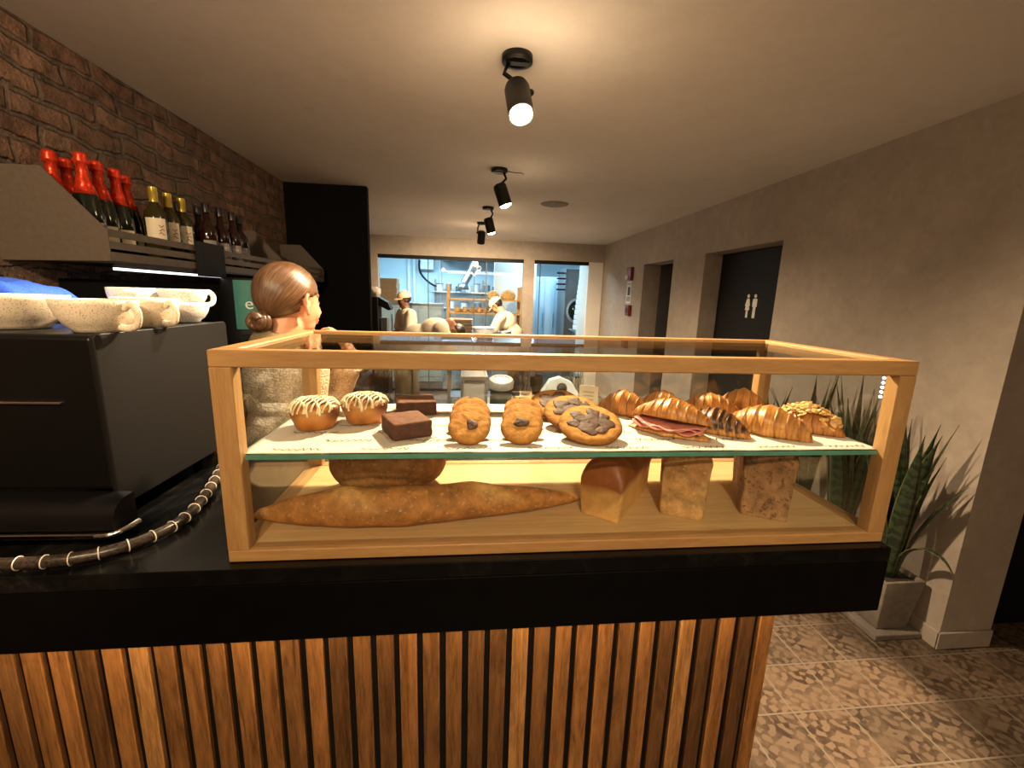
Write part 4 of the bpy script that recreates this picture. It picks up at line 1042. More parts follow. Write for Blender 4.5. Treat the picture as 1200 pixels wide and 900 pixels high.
def leaf(bm, base, azim, lean, L, wmax, curl, tw, seed):
    n = 22; rr = random.Random(seed); rings = []
    p = Vector(base); th = R(lean)*0.4; az = azim
    uvl = bm.loops.layers.uv.verify(); rows = []
    for i in range(n+1):
        t = i/n
        d = Vector((math.sin(th)*math.cos(az), math.sin(th)*math.sin(az), math.cos(th)))
        if i: p = p+d*(L/n)
        th += R(lean)*1.2/n + R(curl)*t*2/n
        wv = wmax*(0.55+0.45*math.sin(PI*min(1, t*1.15)))*(1-t**5)*(1 if t < 0.75 else (1-((t-0.75)/0.25)**1.8)) + 0.0006
        side = Vector((-math.sin(az+tw*t), math.cos(az+tw*t), 0)); nn = d.cross(side)
        rows.append([bm.verts.new(p+side*(wv*q)+nn*(abs(q)**1.5*wv*0.35)) for q in (-1, -0.5, 0, 0.5, 1)])
    for i in range(n):
        for j in range(4):
            f = bm.faces.new((rows[i][j], rows[i][j+1], rows[i+1][j+1], rows[i+1][j])); f.smooth = True
            for lp, (a, b_) in zip(f.loops, ((i, j), (i, j+1), (i+1, j+1), (i+1, j))): lp[uvl].uv = (a/n, b_/4)
def snake_plant(label, x, y, seed, nleaf, hmin, hmax, pothgt=0.27, s=0.20, tray=True, special=()):
    t = thing('snake_plant', label, 'plant', (x, y, 0), 0, 'snake plants along the plastered wall'); rr = random.Random(seed)
    bm = B()
    q = 0.4*s; r_ = 0.52*s; z0 = 0.03
    def sq(h, z): return [(-h, -h, z), (h, -h, z), (h, h, z), (-h, h, z)]
    loft(bm, [sq(q, z0), sq(r_, z0+pothgt), sq(r_-0.014, z0+pothgt), sq(r_-0.016, z0+pothgt-0.03)])
    obj('pot', bm, 'pot_concrete', t, bevel=0.004)
    bm = B(); rbox(bm, (-0.6*s, -0.6*s, 0), (0.6*s, 0.6*s, 0.03), 0.005); obj('pot_base', bm, 'pot_concrete', t)
    bm = B(); rbox(bm, (-r_+0.017, -r_+0.017, pothgt-0.01), (r_-0.017, r_-0.017, pothgt+0.012), 0.004); obj('soil', bm, 'soil', t)
    zb = pothgt+0.008
    for k in range(nleaf):
        a = rr.uniform(0, 6.283); d = rr.uniform(0.1, 1)*s*0.3
        lean = rr.uniform(3, 20) if k % 4 else rr.uniform(15, 34)
        # keep clear of the wall behind
        lean = min(lean, 16 if abs(math.sin(a)) < 0.7 else 9)
        if math.cos(a) > 0.2: lean = min(lean, 2.5)
        bm = B(); leaf(bm, (d*math.cos(a), d*math.sin(a), zb), a, lean, rr.uniform(hmin, hmax), rr.uniform(0.026, 0.040), rr.uniform(0, 12), rr.uniform(-0.8, 0.8), seed+k)
        o = obj('leaf', bm, 'snake_leaf', t, normals=False); md = o.modifiers.new('s', 'SOLIDIFY'); md.thickness = 0.002; md.offset = 0
    for k, (a, lean, L, wv, curl, tw) in enumerate(special):
        bm = B(); leaf(bm, (0.04*math.cos(a), 0.04*math.sin(a), zb), a, lean, L, wv, curl, tw, seed+50+k)
        o = obj('leaf', bm, 'snake_leaf', t, normals=False); md = o.modifiers.new('s', 'SOLIDIFY'); md.thickness = 0.002; md.offset = 0
snake_plant('snake plant in a square concrete pot nearest the wall corner, one leaf drooping', 2.462, 0.985, 5, 12, 0.62, 0.86, 0.265, 0.20, special=((R(-85), 7, 0.66, 0.032, 3, 0.3), (R(-60), 14, 0.56, 0.028, 8, 0.4), (R(-95), 12, 0.44, 0.020, 150, 0.2), (R(180), 16, 0.7, 0.03, 6, 0.2)))
snake_plant('tall snake plant behind the nearest one, seen through the case end', 2.455, 1.27, 15, 18, 0.75, 0.96)
snake_plant('dense snake plant third along the wall, seen through the case', 2.455, 1.56, 25, 18, 0.70, 0.95)
snake_plant('snake plant farthest along the wall, nearest the restroom door', 2.455, 1.93, 35, 14, 0.60, 0.85)

# ================================================================== PEOPLE
SKIN = (0.62, 0.30, 0.17)
def skin(name, c):
    m, nt, b = new_mat(name); v = coords(nt); n = noise_n(nt, v, 40, 4)
    a = nd(nt, 'ShaderNodeVertexColor', layer_name='Col')
    lk(nt, mixc(nt, 1.0, a.outputs[0], ramp(nt, n, [(0.3, (0.93,)*3), (0.7, (1.06,)*3)]), 'MULTIPLY'), b.inputs['Base Color'])
    b.inputs['Roughness'].default_value = 0.5; b.inputs['Subsurface Weight'].default_value = 0.08; b.inputs['Subsurface Radius'].default_value = (0.01, 0.004, 0.002)
skin('skin', SKIN)
def knit_mat(name, c, scale=95):
    m, nt, b = new_mat(name)
    v = coords(nt, 'Object'); w1 = nd(nt, 'ShaderNodeTexWave', wave_type='BANDS', bands_direction='Z'); w1.inputs['Scale'].default_value = scale*0.42; w1.inputs['Distortion'].default_value = 5.0; w1.inputs['Detail Scale'].default_value = 6
    vo = nd(nt, 'ShaderNodeTexVoronoi'); vo.inputs['Scale'].default_value = scale*1.35
    lk(nt, v, w1.inputs['Vector']); lk(nt, v, vo.inputs['Vector'])
    h = math_n(nt, 'ADD', math_n(nt, 'MULTIPLY', w1.outputs['Fac'], 0.25), math_n(nt, 'SUBTRACT', 1.0, vo.outputs['Distance']))
    n = noise_n(nt, v, 12, 3)
    cc = mixc(nt, 1.0, ramp(nt, h, [(0.35, tuple(x*0.6 for x in c)), (0.9, c)]), ramp(nt, n, [(0.3, (0.9,)*3), (0.7, (1.1,)*3)]), 'MULTIPLY')
    lk(nt, cc, b.inputs['Base Color']); b.inputs['Roughness'].default_value = 0.9; bump(nt, b, h, 0.8, 0.004)
knit_mat('knit_beige', (0.82, 0.62, 0.41))
simple('collar_olive', (0.13, 0.095, 0.045), 0.8, var=0.2, nscale=80, bmp=0.2)
def hair_mat(name, a, b_, c_):
    m, nt, b = new_mat(name)
    tc = nd(nt, 'ShaderNodeTexCoord'); mp = nd(nt, 'ShaderNodeMapping'); lk(nt, tc.outputs['UV'], mp.inputs[0]); mp.inputs['Scale'].default_value = (1.5, 34, 1)
    n = noise_n(nt, mp.outputs[0], 3.0, 5, 0.6, 0.3)
    mp2 = nd(nt, 'ShaderNodeMapping'); lk(nt, tc.outputs['UV'], mp2.inputs[0]); mp2.inputs['Scale'].default_value = (2.0, 110, 1)
    n2 = noise_n(nt, mp2.outputs[0], 3.0, 3)
    h = math_n(nt, 'ADD', math_n(nt, 'MULTIPLY', n, 0.6), math_n(nt, 'MULTIPLY', n2, 0.4))
    lk(nt, ramp(nt, h, [(0.34, a), (0.5, b_), (0.66, c_)]), b.inputs['Base Color']); b.inputs['Roughness'].default_value = 0.38; b.inputs['Specular IOR Level'].default_value = 0.5
    bump(nt, b, h, 0.5, 0.003)
hair_mat('hair_brown', (0.028, 0.012, 0.005), (0.085, 0.040, 0.016), (0.22, 0.115, 0.048))
hair_mat('hair_dark', (0.006, 0.005, 0.004), (0.012, 0.01, 0.008), (0.03, 0.024, 0.02))
simple('trouser_khaki', (0.16, 0.12, 0.075), 0.9, var=0.15, nscale=60)
simple('trouser_black', (0.012, 0.012, 0.013), 0.85)
simple('shoe_black', (0.01, 0.01, 0.01), 0.4)
simple('tee_cream', (0.55, 0.47, 0.36), 0.9, var=0.06, nscale=15, bmp=0.1)
simple('cap_cream', (0.60, 0.46, 0.30), 0.85, var=0.06)
simple('apron_brown', (0.10, 0.055, 0.03), 0.85)
simple('apron_stripe', (0.42, 0.34, 0.25), 0.9, var=0.35, nscale=8)
def head_shapes(bm, M):
    """a head facing +X, centred between chin and crown; M places it"""
    t = B()
    ell(t, (-0.012, 0, 0.024), (0.094, 0.073, 0.086)); ell(t, (0.028, 0, -0.018), (0.062, 0.058, 0.083))
    ell(t, (0.034, 0, -0.064), (0.047, 0.046, 0.042)); ell(t, (0.066, 0, -0.094), (0.020, 0.021, 0.017))
    capsule(t, (0.086, 0, 0.012), (0.100, 0, -0.026), 0.0085, 0.011); ell(t, (0.098, 0.011, -0.030), (0.010, 0.007, 0.007)); ell(t, (0.098, -0.011, -0.030), (0.010, 0.007, 0.007))
    ell(t, (0.087, 0, -0.055), (0.011, 0.022, 0.006)); ell(t, (0.086, 0, -0.065), (0.010, 0.019, 0.0065))
    ell(t, (0.068, 0, 0.024), (0.022, 0.042, 0.014))
    for s in (-1, 1):
        ell(t, (0.054, 0.027*s, -0.032), (0.030, 0.025, 0.030)); ell(t, (0.070, 0.028*s, 0.002), (0.012, 0.014, 0.008))
        rot = Matrix.Rotation(R(-12), 3, 'Y') @ Matrix.Rotation(R(-40*s), 3, 'Z')
        ell(t, (0.000, 0.074*s, -0.008), (0.017, 0.0055, 0.029), rot)
        ear = [(0.012, 0.070, 0.012), (0.002, 0.078, 0.024), (-0.012, 0.091, 0.020), (-0.019, 0.095, 0.003), (-0.014, 0.090, -0.016), (-0.002, 0.080, -0.031), (0.008, 0.072, -0.038)]
        er = [0.005, 0.005, 0.0055, 0.0055, 0.005, 0.006, 0.006]
        chain(t, [(x, y*s, z) for x, y, z in ear], er, 10)
        chain(t, [(0.012, 0.073*s, -0.004), (0.011, 0.074*s, -0.014)], [0.005, 0.005], 10)
    merge(bm, t, M)
def hand_shapes(bm, M, curl=35, spread=6, side=1, scale=1.0):
    """palm + five fingers, pointing +X, palm facing -Z, thumb on +Y*side"""
    t = B(); s = scale
    capsule(t, (0.0, 0.0, 0), (0.02, 0, 0), 0.021*s, 0.024*s)
    for k in range(4):
        y = (0.030-0.020*k)*side*s; capsule(t, (0.015*s, y*0.6, 0), (0.083*s-0.004*abs(k-1)*s, y, 0), 0.014*s, 0.0105*s, 10)
    for k, (L, r) in enumerate(((0.072, 0.0086), (0.080, 0.0088), (0.074, 0.0084), (0.058, 0.0074))):
        y = (0.030-0.020*k)*side*s; p = Vector((0.083*s-0.004*abs(k-1)*s, y, 0)); az = R(spread)*(1.5-k)*side; pitch = R(curl*0.5)
        for fL, rr_ in ((0.45, 1.0), (0.30, 0.92), (0.25, 0.80)):
            d = Vector((math.cos(pitch)*math.cos(az), math.sin(az)*math.cos(pitch), -math.sin(pitch)))
            q = p+d*L*fL*s; capsule(t, p, q, r*rr_*s, r*rr_*0.93*s, 10); p = q; pitch += R(curl)
    capsule(t, (0.012*s, 0.018*side*s, -0.004*s), (0.042*s, 0.046*side*s, -0.014*s), 0.014*s, 0.0115*s, 10)
    capsule(t, (0.042*s, 0.046*side*s, -0.014*s), (0.068*s, 0.055*side*s, -0.024*s), 0.011*s, 0.0095*s, 10)
    capsule(t, (0.068*s, 0.055*side*s, -0.024*s), (0.088*s, 0.054*side*s, -0.034*s), 0.0095*s, 0.008*s, 10)
    merge(bm, t, M)
def hand_at(bm, wrist, direction, palm, side, curl=35, scale=1.0):
    x = Vector(direction).normalized(); z = -(Vector(palm) - x*Vector(palm).dot(x)).normalized(); y = z.cross(x)
    M = Matrix((x, y, z)).transposed().to_4x4(); M.translation = Vector(wrist)
    hand_shapes(bm, M, curl, 6, side, scale)
def hair_shell(bm, M, c, r, cut, bun, n=56, m=40):
    """head of hair swept from the hairline towards bun; cut(p) True keeps a point"""
    t = B(); uvl = t.loops.layers.uv.verify(); V = {}
    ax = (Vector(bun)-Vector(c)).normalized(); e1 = ax.orthogonal().normalized(); e2 = ax.cross(e1)
    def P(i, j):
        th = PI*i/m; a = 2*PI*j/n
        d = ax*math.cos(th)+(e1*math.cos(a)+e2*math.sin(a))*math.sin(th)
        p = Vector((c[0]+d.x*r[0], c[1]+d.y*r[1], c[2]+d.z*r[2]))
        k = 1+0.012*noise.noise(Vector((math.cos(a)*5, math.sin(a)*5, th*0.6)))
        return Vector(c)+(p-Vector(c))*k
    pts = [[P(i, j) for j in range(n)] for i in range(m+1)]
    vs_ = [[t.verts.new(pts[i][j]) for j in range(n)] for i in range(m+1)]
    for i in range(m):
        for j in range(n):
            k = (j+1) % n
            ctr = (pts[i][j]+pts[i][k]+pts[i+1][k]+pts[i+1][j])/4
            if not cut(ctr): continue
            f = t.faces.new((vs_[i][j], vs_[i][k], vs_[i+1][k], vs_[i+1][j])); f.smooth = True
            for lp, (a, b_) in zip(f.loops, ((i, j), (i, j+1), (i+1, j+1), (i+1, j))): lp[uvl].uv = (a/m, b_/n)
    bmesh.ops.delete(t, geom=[v for v in t.verts if not v.link_faces], context='VERTS')
    merge(bm, t, M)
def placeM(loc, yaw, pitch=0, roll=0):
    return Matrix.Translation(Vector(loc)) @ Matrix.Rotation(R(yaw), 4, 'Z') @ Matrix.Rotation(R(pitch), 4, 'Y') @ Matrix.Rotation(R(roll), 4, 'X')

# ---- the woman behind the counter, facing right
wm = thing('person', 'woman with brown hair in a low bun and beige knit sweater, hand at her chin', 'person', (-0.19, 0.76, 0))
HM = placeM((-0.150, 0.745, 1.512), 57, 4)
def wl(p): return Vector(p)-Vector((-0.19, 0.76, 0))
bm = B(); head_shapes(bm, HM)
nk0 = HM @ Vector((-0.020, 0, -0.075)); nk1 = Vector((-0.185, 0.70, 1.345))
chain(bm, [nk0, (nk0+nk1)/2, nk1], [0.053, 0.050, 0.060])
# trunk and legs, turned half away from the camera
BC = Vector((-0.195, 0.765, 0)); BR = Matrix.Rotation(R(42), 3, 'Z')
def bp(x, y, z): return BC + BR @ Vector((x, y, 0)) + Vector((0, 0, z))
ell(bm, bp(0, 0, 1.22), (0.100, 0.160, 0.16), BR); ell(bm, bp(0, 0, 1.05), (0.095, 0.135, 0.14), BR); ell(bm, bp(0, 0, 0.92), (0.11, 0.16, 0.12), BR)
for s in (-1, 1): chain(bm, [bp(0, 0.085*s, 0.88), bp(0.01, 0.09*s, 0.48), bp(-0.01, 0.09*s, 0.09)], [0.085, 0.058, 0.04]); chain(bm, [bp(-0.01, 0.09*s, 0.045), bp(0.13, 0.10*s, 0.035)], [0.042, 0.032])
# near (right) arm hangs and bends forward; far arm lifts the hand to the chin
RS, RE, RW = bp(0.0, -0.145, 1.315), bp(-0.02, -0.165, 1.08), bp(0.16, -0.10, 1.10)
LS, LE, LW = bp(0.01, 0.145, 1.315), bp(0.20, 0.10, 1.13), Vector((0.010, 0.845, 1.325))
chain(bm, [RS, RE, RW], [0.052, 0.042, 0.028]); chain(bm, [LS, LE, LW], [0.052, 0.042, 0.028])
hand_at(bm, RW+(RW-RE).normalized()*0.02, RW-RE, (0, 0, -1), 1, 22, 0.92)
hand_at(bm, LW+Vector((-0.006, -0.004, 0.012)), (-0.42, -0.14, 0.70), (-0.8, -0.1, -0.5), -1, 46, 0.92)
bmesh.ops.translate(bm, vec=-Vector((-0.19, 0.76, 0)), verts=bm.verts)
bm = remesh(bm, 0.0042, 5, 0.5)
body = obj('body', bm, 'skin', wm, smooth=True, normals=False)
HMi = (Matrix.Translation(-Vector((-0.19, 0.76, 0))) @ HM).inverted()
def fc(i, c):
    q = HMi @ c
    if q.x > 0.070 and abs(q.y) < 0.024 and -0.074 < q.z < -0.049: return (0.45, 0.13, 0.10)
    if q.x > 0.05 and abs(abs(q.y)-0.032) < 0.017 and 0.019 < q.z < 0.030: return (0.16, 0.075, 0.035)
    if q.x > 0.05 and abs(abs(q.y)-0.031) < 0.012 and 0.0 < q.z < 0.008: return (0.10, 0.055, 0.035)
    if abs(q.y) > 0.066 and abs(q.z+0.005) < 0.04 and abs(q.x) < 0.03: return (0.66, 0.27, 0.16)
    return SKIN
colors(body.data, fc)
HL = Matrix.Translation(-Vector((-0.19, 0.76, 0))) @ HM
bun = (-0.098, -0.012, -0.062)
def cut(p):
    if p.x > 0.062 - 0.25*max(0, 0.075-p.z): return False      # hairline above the forehead and temple
    if p.x > -0.020 and p.z < 0.016+0.25*p.x: return False     # round the ear
    if p.z < -0.024 + 0.50*(p.x+0.012): return False           # nape, sweeping down to the bun
    return True
bm = B(); hair_shell(bm, HL, (-0.016, 0, 0.024), (0.101, 0.081, 0.097), cut, bun, 72, 56)
hr = obj('hair', bm, 'hair_brown', wm, smooth=True, normals=True); md = hr.modifiers.new('s', 'SOLIDIFY'); md.thickness = 0.012; md.offset = -1
bm = B()
t2 = B()
for k in range(3):
    pts = []
    for i in range(30):
        a = 2*PI*i/26+k*2.1; rr_ = 0.020-0.003*k
        pts.append(Vector((bun[0]-0.012+0.010*math.sin(a*0.5+k)-0.006*k, bun[1]+rr_*math.cos(a), bun[2]-0.004+rr_*math.sin(a))))
    tube(t2, pts, 0.0125, 10)
ell(t2, (bun[0]-0.012, bun[1], bun[2]-0.004), (0.020, 0.024, 0.024))
for k, (dx, dy, dz) in enumerate(((0.02, -0.012, -0.055), (0.035, 0.004, -0.062), (0.006, -0.004, -0.048))):
    tube(t2, spline([(bun[0]+0.004, bun[1]-0.008+0.006*k, bun[2]-0.012), (bun[0]+dx*0.6, bun[1]+dy*0.8, bun[2]+dz*0.55), (bun[0]+dx, bun[1]+dy, bun[2]+dz)], 8), [0.010-0.0005*i for i in range(17)], 8)
merge(bm, t2, HL); bn = obj('hair_bun', bm, 'hair_brown', hr, smooth=True)
# sweater: one knitted garment with both sleeves
bm = B(); ell(bm, bp(-0.005, 0, 1.235), (0.120, 0.185, 0.155), BR); ell(bm, bp(0, 0, 1.06), (0.125, 0.172, 0.18), BR); ell(bm, bp(0, 0, 0.94), (0.122, 0.165, 0.10), BR)
chain(bm, [RS, RE, RW-(RW-RE)*0.15], [0.080, 0.068, 0.046]); chain(bm, [LS, LE, LW-(LW-LE)*0.22], [0.080, 0.064, 0.046])
pc = LW-(LW-LE)*0.25; ell(bm, pc, (0.056, 0.052, 0.022)); ell(bm, pc-(LW-LE)*0.16, (0.058, 0.054, 0.020))
bmesh.ops.translate(bm, vec=-Vector((-0.19, 0.76, 0)), verts=bm.verts)
bm = remesh(bm, 0.007, 5, 0.5)
for v in bm.verts:
    v.co += v.normal*(0.006*noise.noise(v.co*9))
obj('sweater', bm, 'knit_beige', wm, smooth=True, normals=False)
# folded collar round the neck, trousers and shoes
bm = B(); pts = []; nk_ = wl(bp(0.0, 0.0, 0)); 
for i in range(25):
    a = 2*PI*i/24; q = nk1 + Vector((0.070*math.cos(a), 0.070*math.sin(a), 0.030)); f_ = BR @ Vector((1, 0, 0)); dq = (Vector((math.cos(a), math.sin(a), 0))).dot(f_)
    q += f_*0.012; q.z += -0.022*dq + 0.004*math.sin(3*a); pts.append(wl(q))
tube(bm, pts, 0.016, 10, flat=2.0); obj('collar', bm, 'collar_olive', wm, smooth=True)
bm = B()
ell(bm, wl(bp(0, 0, 0.90)), (0.118, 0.166, 0.12), BR)
for s in (-1, 1): chain(bm, [wl(bp(0, 0.088*s, 0.88)), wl(bp(0.01, 0.092*s, 0.48)), wl(bp(-0.01, 0.092*s, 0.11))], [0.092, 0.075, 0.065])
bm = remesh(bm, 0.012, 3, 0.5); obj('trousers', bm, 'trouser_black', wm, smooth=True, normals=False)
for s in (-1, 1):
    bm = B(); chain(bm, [wl(bp(-0.02, 0.09*s, 0.055)), wl(bp(0.145, 0.10*s, 0.042))], [0.054, 0.041]); bm = remesh(bm, 0.01, 3)
    for v in bm.verts: v.co.z = max(0.001, v.co.z)
    obj('shoe', bm, 'shoe_black', wm, smooth=True, normals=False)

# ---- bakers at the prep table
def baker(label, base, yaw, bend, skin_c, look, armpose, cap=True, apron=True, trousers='trouser_khaki', tee='tee_cream', scale=1.0, vox=0.009):
    """body built facing +X about its feet; bend = forward lean of the trunk in degrees"""
    t = thing('person', label, 'person', base, R(yaw), 'bakers working by the kitchen glass'); t.scale = (scale,)*3
    hip = Vector((0, 0, 0.92)); L = 0.50
    d = Vector((math.sin(R(bend)), 0, math.cos(R(bend))))
    ch = hip + d*0.30; sh = hip + d*L
    nd_ = Vector((math.sin(R(bend*0.75)), 0, math.cos(R(bend*0.75)))); nkt = sh + nd_*0.06
    hc = nkt + Vector((math.sin(R(look)), 0, math.cos(R(look))))*0.10
    Mh = Matrix.Translation(hc) @ Matrix.Rotation(R(look), 4, 'Y')
    rotb = Matrix.Rotation(R(bend), 3, 'Y')
    def trunk(b, k):
        ell(b, hip+d*0.36, (0.125*k, 0.190*k, 0.17), rotb); ell(b, hip+d*0.17, (0.125*k, 0.165*k, 0.18), rotb); ell(b, hip, (0.11*k, 0.16*k, 0.12))
    bm = B(); head_shapes(bm, Mh); chain(bm, [hc+(nkt-hc)*0.6, nkt, sh], [0.052, 0.052, 0.07]); trunk(bm, 1)
    arms = []
    for s in (-1, 1):
        S = sh + d*-0.05 + Vector((0, 0.19*s, 0)); E = S + Vector(armpose[0])*Vector((1, s, 1)) if False else S + Vector((armpose[0][0], armpose[0][1]*s, armpose[0][2]))
        Wr = E + Vector((armpose[1][0], armpose[1][1]*s, armpose[1][2])); arms.append((S, E, Wr))
        chain(bm, [S, E, Wr], [0.055, 0.043, 0.028]); dr = (Wr-E).normalized()
        hand_at(bm, Wr+dr*0.015, dr+Vector((0.2, 0, -0.2)), (0, -0.3*s, -1), -s, 26, 1.0)
        chain(bm, [(0, 0.095*s, 0.88), (0.02, 0.10*s, 0.48), (-0.015, 0.10*s, 0.08)], [0.085, 0.06, 0.042]); chain(bm, [(-0.02, 0.10*s, 0.05), (0.14, 0.11*s, 0.038)], [0.045, 0.034])
    bm = remesh(bm, vox, 3, 0.5); b = obj('body', bm, 'skin', t, smooth=True, normals=False)
    Mi = Mh.inverted()
    def cfn(i, c):
        q = Mi @ c
        if q.x > 0.04 and abs(abs(q.y)-0.032) < 0.016 and 0.018 < q.z < 0.03: return (0.02, 0.013, 0.01)
        if q.x > 0.03 and abs(q.y) < 0.05 and -0.11 < q.z < -0.045 and skin_c[0] > 0.3 and False: return (0.1, 0.06, 0.04)
        return skin_c
    colors(b.data, cfn)
    bm = B(); trunk(bm, 1.10)
    for S, E, Wr in arms: chain(bm, [S, S+(E-S)*0.72], [0.082, 0.080])
    ell(bm, sh-d*0.02, (0.085, 0.15, 0.06), rotb)
    bm = remesh(bm, 0.012, 4, 0.5)
    for v in bm.verts: v.co += v.normal*0.006*noise.noise(v.co*11)
    obj('shirt', bm, tee, t, smooth=True, normals=False)
    bm = B(); ell(bm, (0, 0, 0.90), (0.125, 0.178, 0.13))
    for s in (-1, 1): chain(bm, [(0, 0.095*s, 0.88), (0.02, 0.10*s, 0.48), (-0.015, 0.10*s, 0.10)], [0.105, 0.088, 0.078])
    bm = remesh(bm, 0.014, 3); obj('trousers', bm, trousers, t, smooth=True, normals=False)
    for s in (-1, 1):
        bm = B(); chain(bm, [(-0.03, 0.10*s, 0.055), (0.15, 0.11*s, 0.042)], [0.055, 0.042]); bm = remesh(bm, 0.012, 3)
        for v in bm.verts: v.co.z = max(0.001, v.co.z)
        obj('shoe', bm, 'shoe_black', t, smooth=True, normals=False)
    bm = B(); hair_shell(bm, Mh, (-0.014, 0, 0.022), (0.099, 0.078, 0.089), lambda p: p.x < 0.05-0.5*max(0, 0.07-p.z) and p.z > -0.055 and not (p.x > -0.02 and p.z < 0.01), (-0.12, 0, -0.02), 36, 26)
    h = obj('hair', bm, 'hair_dark', t, smooth=True); md = h.modifiers.new('s', 'SOLIDIFY'); md.thickness = 0.01; md.offset = -1
    if cap:
        bm = B(); hair_shell(bm, Mh, (-0.010, 0, 0.036), (0.108, 0.086, 0.092), lambda p: p.z > 0.030, (-0.01, 0, 0.2), 36, 26)
        cp = obj('cap', bm, 'cap_cream', t, smooth=True); md = cp.modifiers.new('s', 'SOLIDIFY'); md.thickness = 0.006; md.offset = -1
        bm = B(); V = []
        for i in range(13):
            a = R(-62+124*i/12); V.append([bm.verts.new(Mh @ Vector((-0.01+0.104*math.cos(a)+dx*math.cos(a)**0.8 if math.cos(a) > 0 else 0, 0.082*math.sin(a), 0.034-0.010*(dx/0.07)-0.012*abs(math.sin(a))))) for dx in (-0.004, 0.035, 0.07)])
        for i in range(12):
            for j in range(2): bm.faces.new((V[i][j], V[i+1][j], V[i+1][j+1], V[i][j+1])).smooth = True
        br = obj('cap_brim', bm, 'cap_cream', cp); md = br.modifiers.new('s', 'SOLIDIFY'); md.thickness = 0.005
    if apron:
        bm = B(); pts = []
        for i in range(25):
            a = 2*PI*i/24; pts.append((0.118*math.cos(a)+0.03*d.x, 0.172*math.sin(a), 1.0))
        tube(bm, pts, 0.010, 6, flat=1.6)
        V = []
        for i in range(15):
            a = R(-80+160*i/14); V.append([bm.verts.new((0.138*math.cos(a)+0.02, 0.19*math.sin(a), z)) for z in (0.45, 0.7, 1.0)])
        for i in range(14):
            for j in range(2): bm.faces.new((V[i][j], V[i+1][j], V[i+1][j+1], V[i][j+1])).smooth = True
        obj('apron', bm, 'apron_brown', t)
    return t
baker('baker in cream cap and tee standing at the left, facing left', (-0.375, 5.50, 0), 208, 8, (0.13, 0.055, 0.03), 10, ((0.05, 0.04, -0.28), (0.22, -0.05, -0.06)), scale=0.935)
baker('baker bent over so only the back shows, between the two capped bakers', (-0.335, 4.36, 0), 2, 68, (0.22, 0.095, 0.05), 150, ((0.10, 0.02, -0.26), (0.12, -0.04, -0.16)), cap=False, apron=False, scale=1.08)
baker('baker in cream cap leaning forward over a bowl at the right', (1.16, 5.46, 0), 160, 32, (0.50, 0.24, 0.14), 48, ((0.12, 0.03, -0.24), (0.20, -0.06, -0.04)), scale=0.97)

# ================================================================== PREP AREA BEFORE THE KITCHEN GLASS
simple('steel', (0.42, 0.43, 0.44), 0.3, metal=0.9, var=0.08, nscale=8)
simple('steel_dull', (0.30, 0.32, 0.34), 0.45, metal=0.6, var=0.12, nscale=10)
simple('tray_brown', (0.15, 0.11, 0.08), 0.6, var=0.15)
simple('cardboard', (0.30, 0.18, 0.09), 0.85, var=0.12)
simple('plastic_wrap', (0.42, 0.50, 0.58), 0.25, var=0.2, nscale=9, bmp=0.3, bdist=0.02)
simple('fridge_blue', (0.42, 0.56, 0.66), 0.35, var=0.06)
simple('fridge_dark', (0.13, 0.14, 0.15), 0.4, metal=0.3, var=0.2, nscale=6)
simple('pipe_white', (0.75, 0.78, 0.80), 0.4)
simple('white_plastic', (0.72, 0.74, 0.76), 0.4)
simple('tube_glow', (0.9, 0.95, 1), 0.4, emit=(0.7, 0.88, 1.0), emit_s=8)
wood('rack_wood', (0.42, 0.20, 0.06), (0.66, 0.36, 0.12), 4, (10, 10, 1.2), 0.5)
def legs_table(name, label, cat, x0, x1, y0, y1, h, top='steel', shelf=True):
    t = thing(name, label, cat, (x0, y0, 0)); a, b = x1-x0, y1-y0
    bm = B(); rbox(bm, (0, 0, h-0.04), (a, b, h), 0.004); obj('tabletop', bm, top, t)
    for x in (0.03, a-0.07):
        for y in (0.03, b-0.07):
            bm = B(); rbox(bm, (x, y, 0), (x+0.04, y+0.04, h-0.041), 0.003); obj('leg', bm, 'steel', t)
    if shelf: bm = B(); rbox(bm, (0.03, 0.03, 0.25), (a-0.03, b-0.03, 0.275), 0.003); obj('lower_shelf', bm, 'steel_dull', t)
    return t
legs_table('prep_table', 'steel prep table with trays and bowls before the kitchen glass', 'table', 0.14, 1.32, 4.70, 5.14, 1.02)
for k in range(6):
    t = thing('dough_tray', ['lowest brown tray of the stack on the prep table', 'second brown tray from the bottom of the prep table stack', 'third brown tray from the bottom of the prep table stack', 'third brown tray from the top of the prep table stack', 'second brown tray from the top of the prep table stack', 'topmost brown tray of the stack on the prep table'][k], 'tray', (0.33, 4.90, 1.0205+0.040*k), 0, 'stacked dough trays')
    bm = B(); loft(bm, [[(-0.13, -0.16, 0), (0.13, -0.16, 0), (0.13, 0.16, 0), (-0.13, 0.16, 0)], [(-0.14, -0.17, 0.038), (0.14, -0.17, 0.038), (0.14, 0.17, 0.038), (-0.14, 0.17, 0.038)], [(-0.133, -0.163, 0.038), (0.133, -0.163, 0.038), (0.133, 0.163, 0.038), (-0.133, 0.163, 0.038)], [(-0.125, -0.155, 0.006), (0.125, -0.155, 0.006), (0.125, 0.155, 0.006), (-0.125, 0.155, 0.006)]])
    obj('tray_shell', bm, 'tray_brown', t, bevel=0.003)
    bm = B(); rbox(bm, (-0.15, -0.17, 0.030), (-0.1405, 0.17, 0.038), 0.002, 1); obj('rim', bm, 'tray_brown', t)
    bm = B(); rbox(bm, (0.1405, -0.17, 0.030), (0.15, 0.17, 0.038), 0.002, 1); obj('rim', bm, 'tray_brown', t)
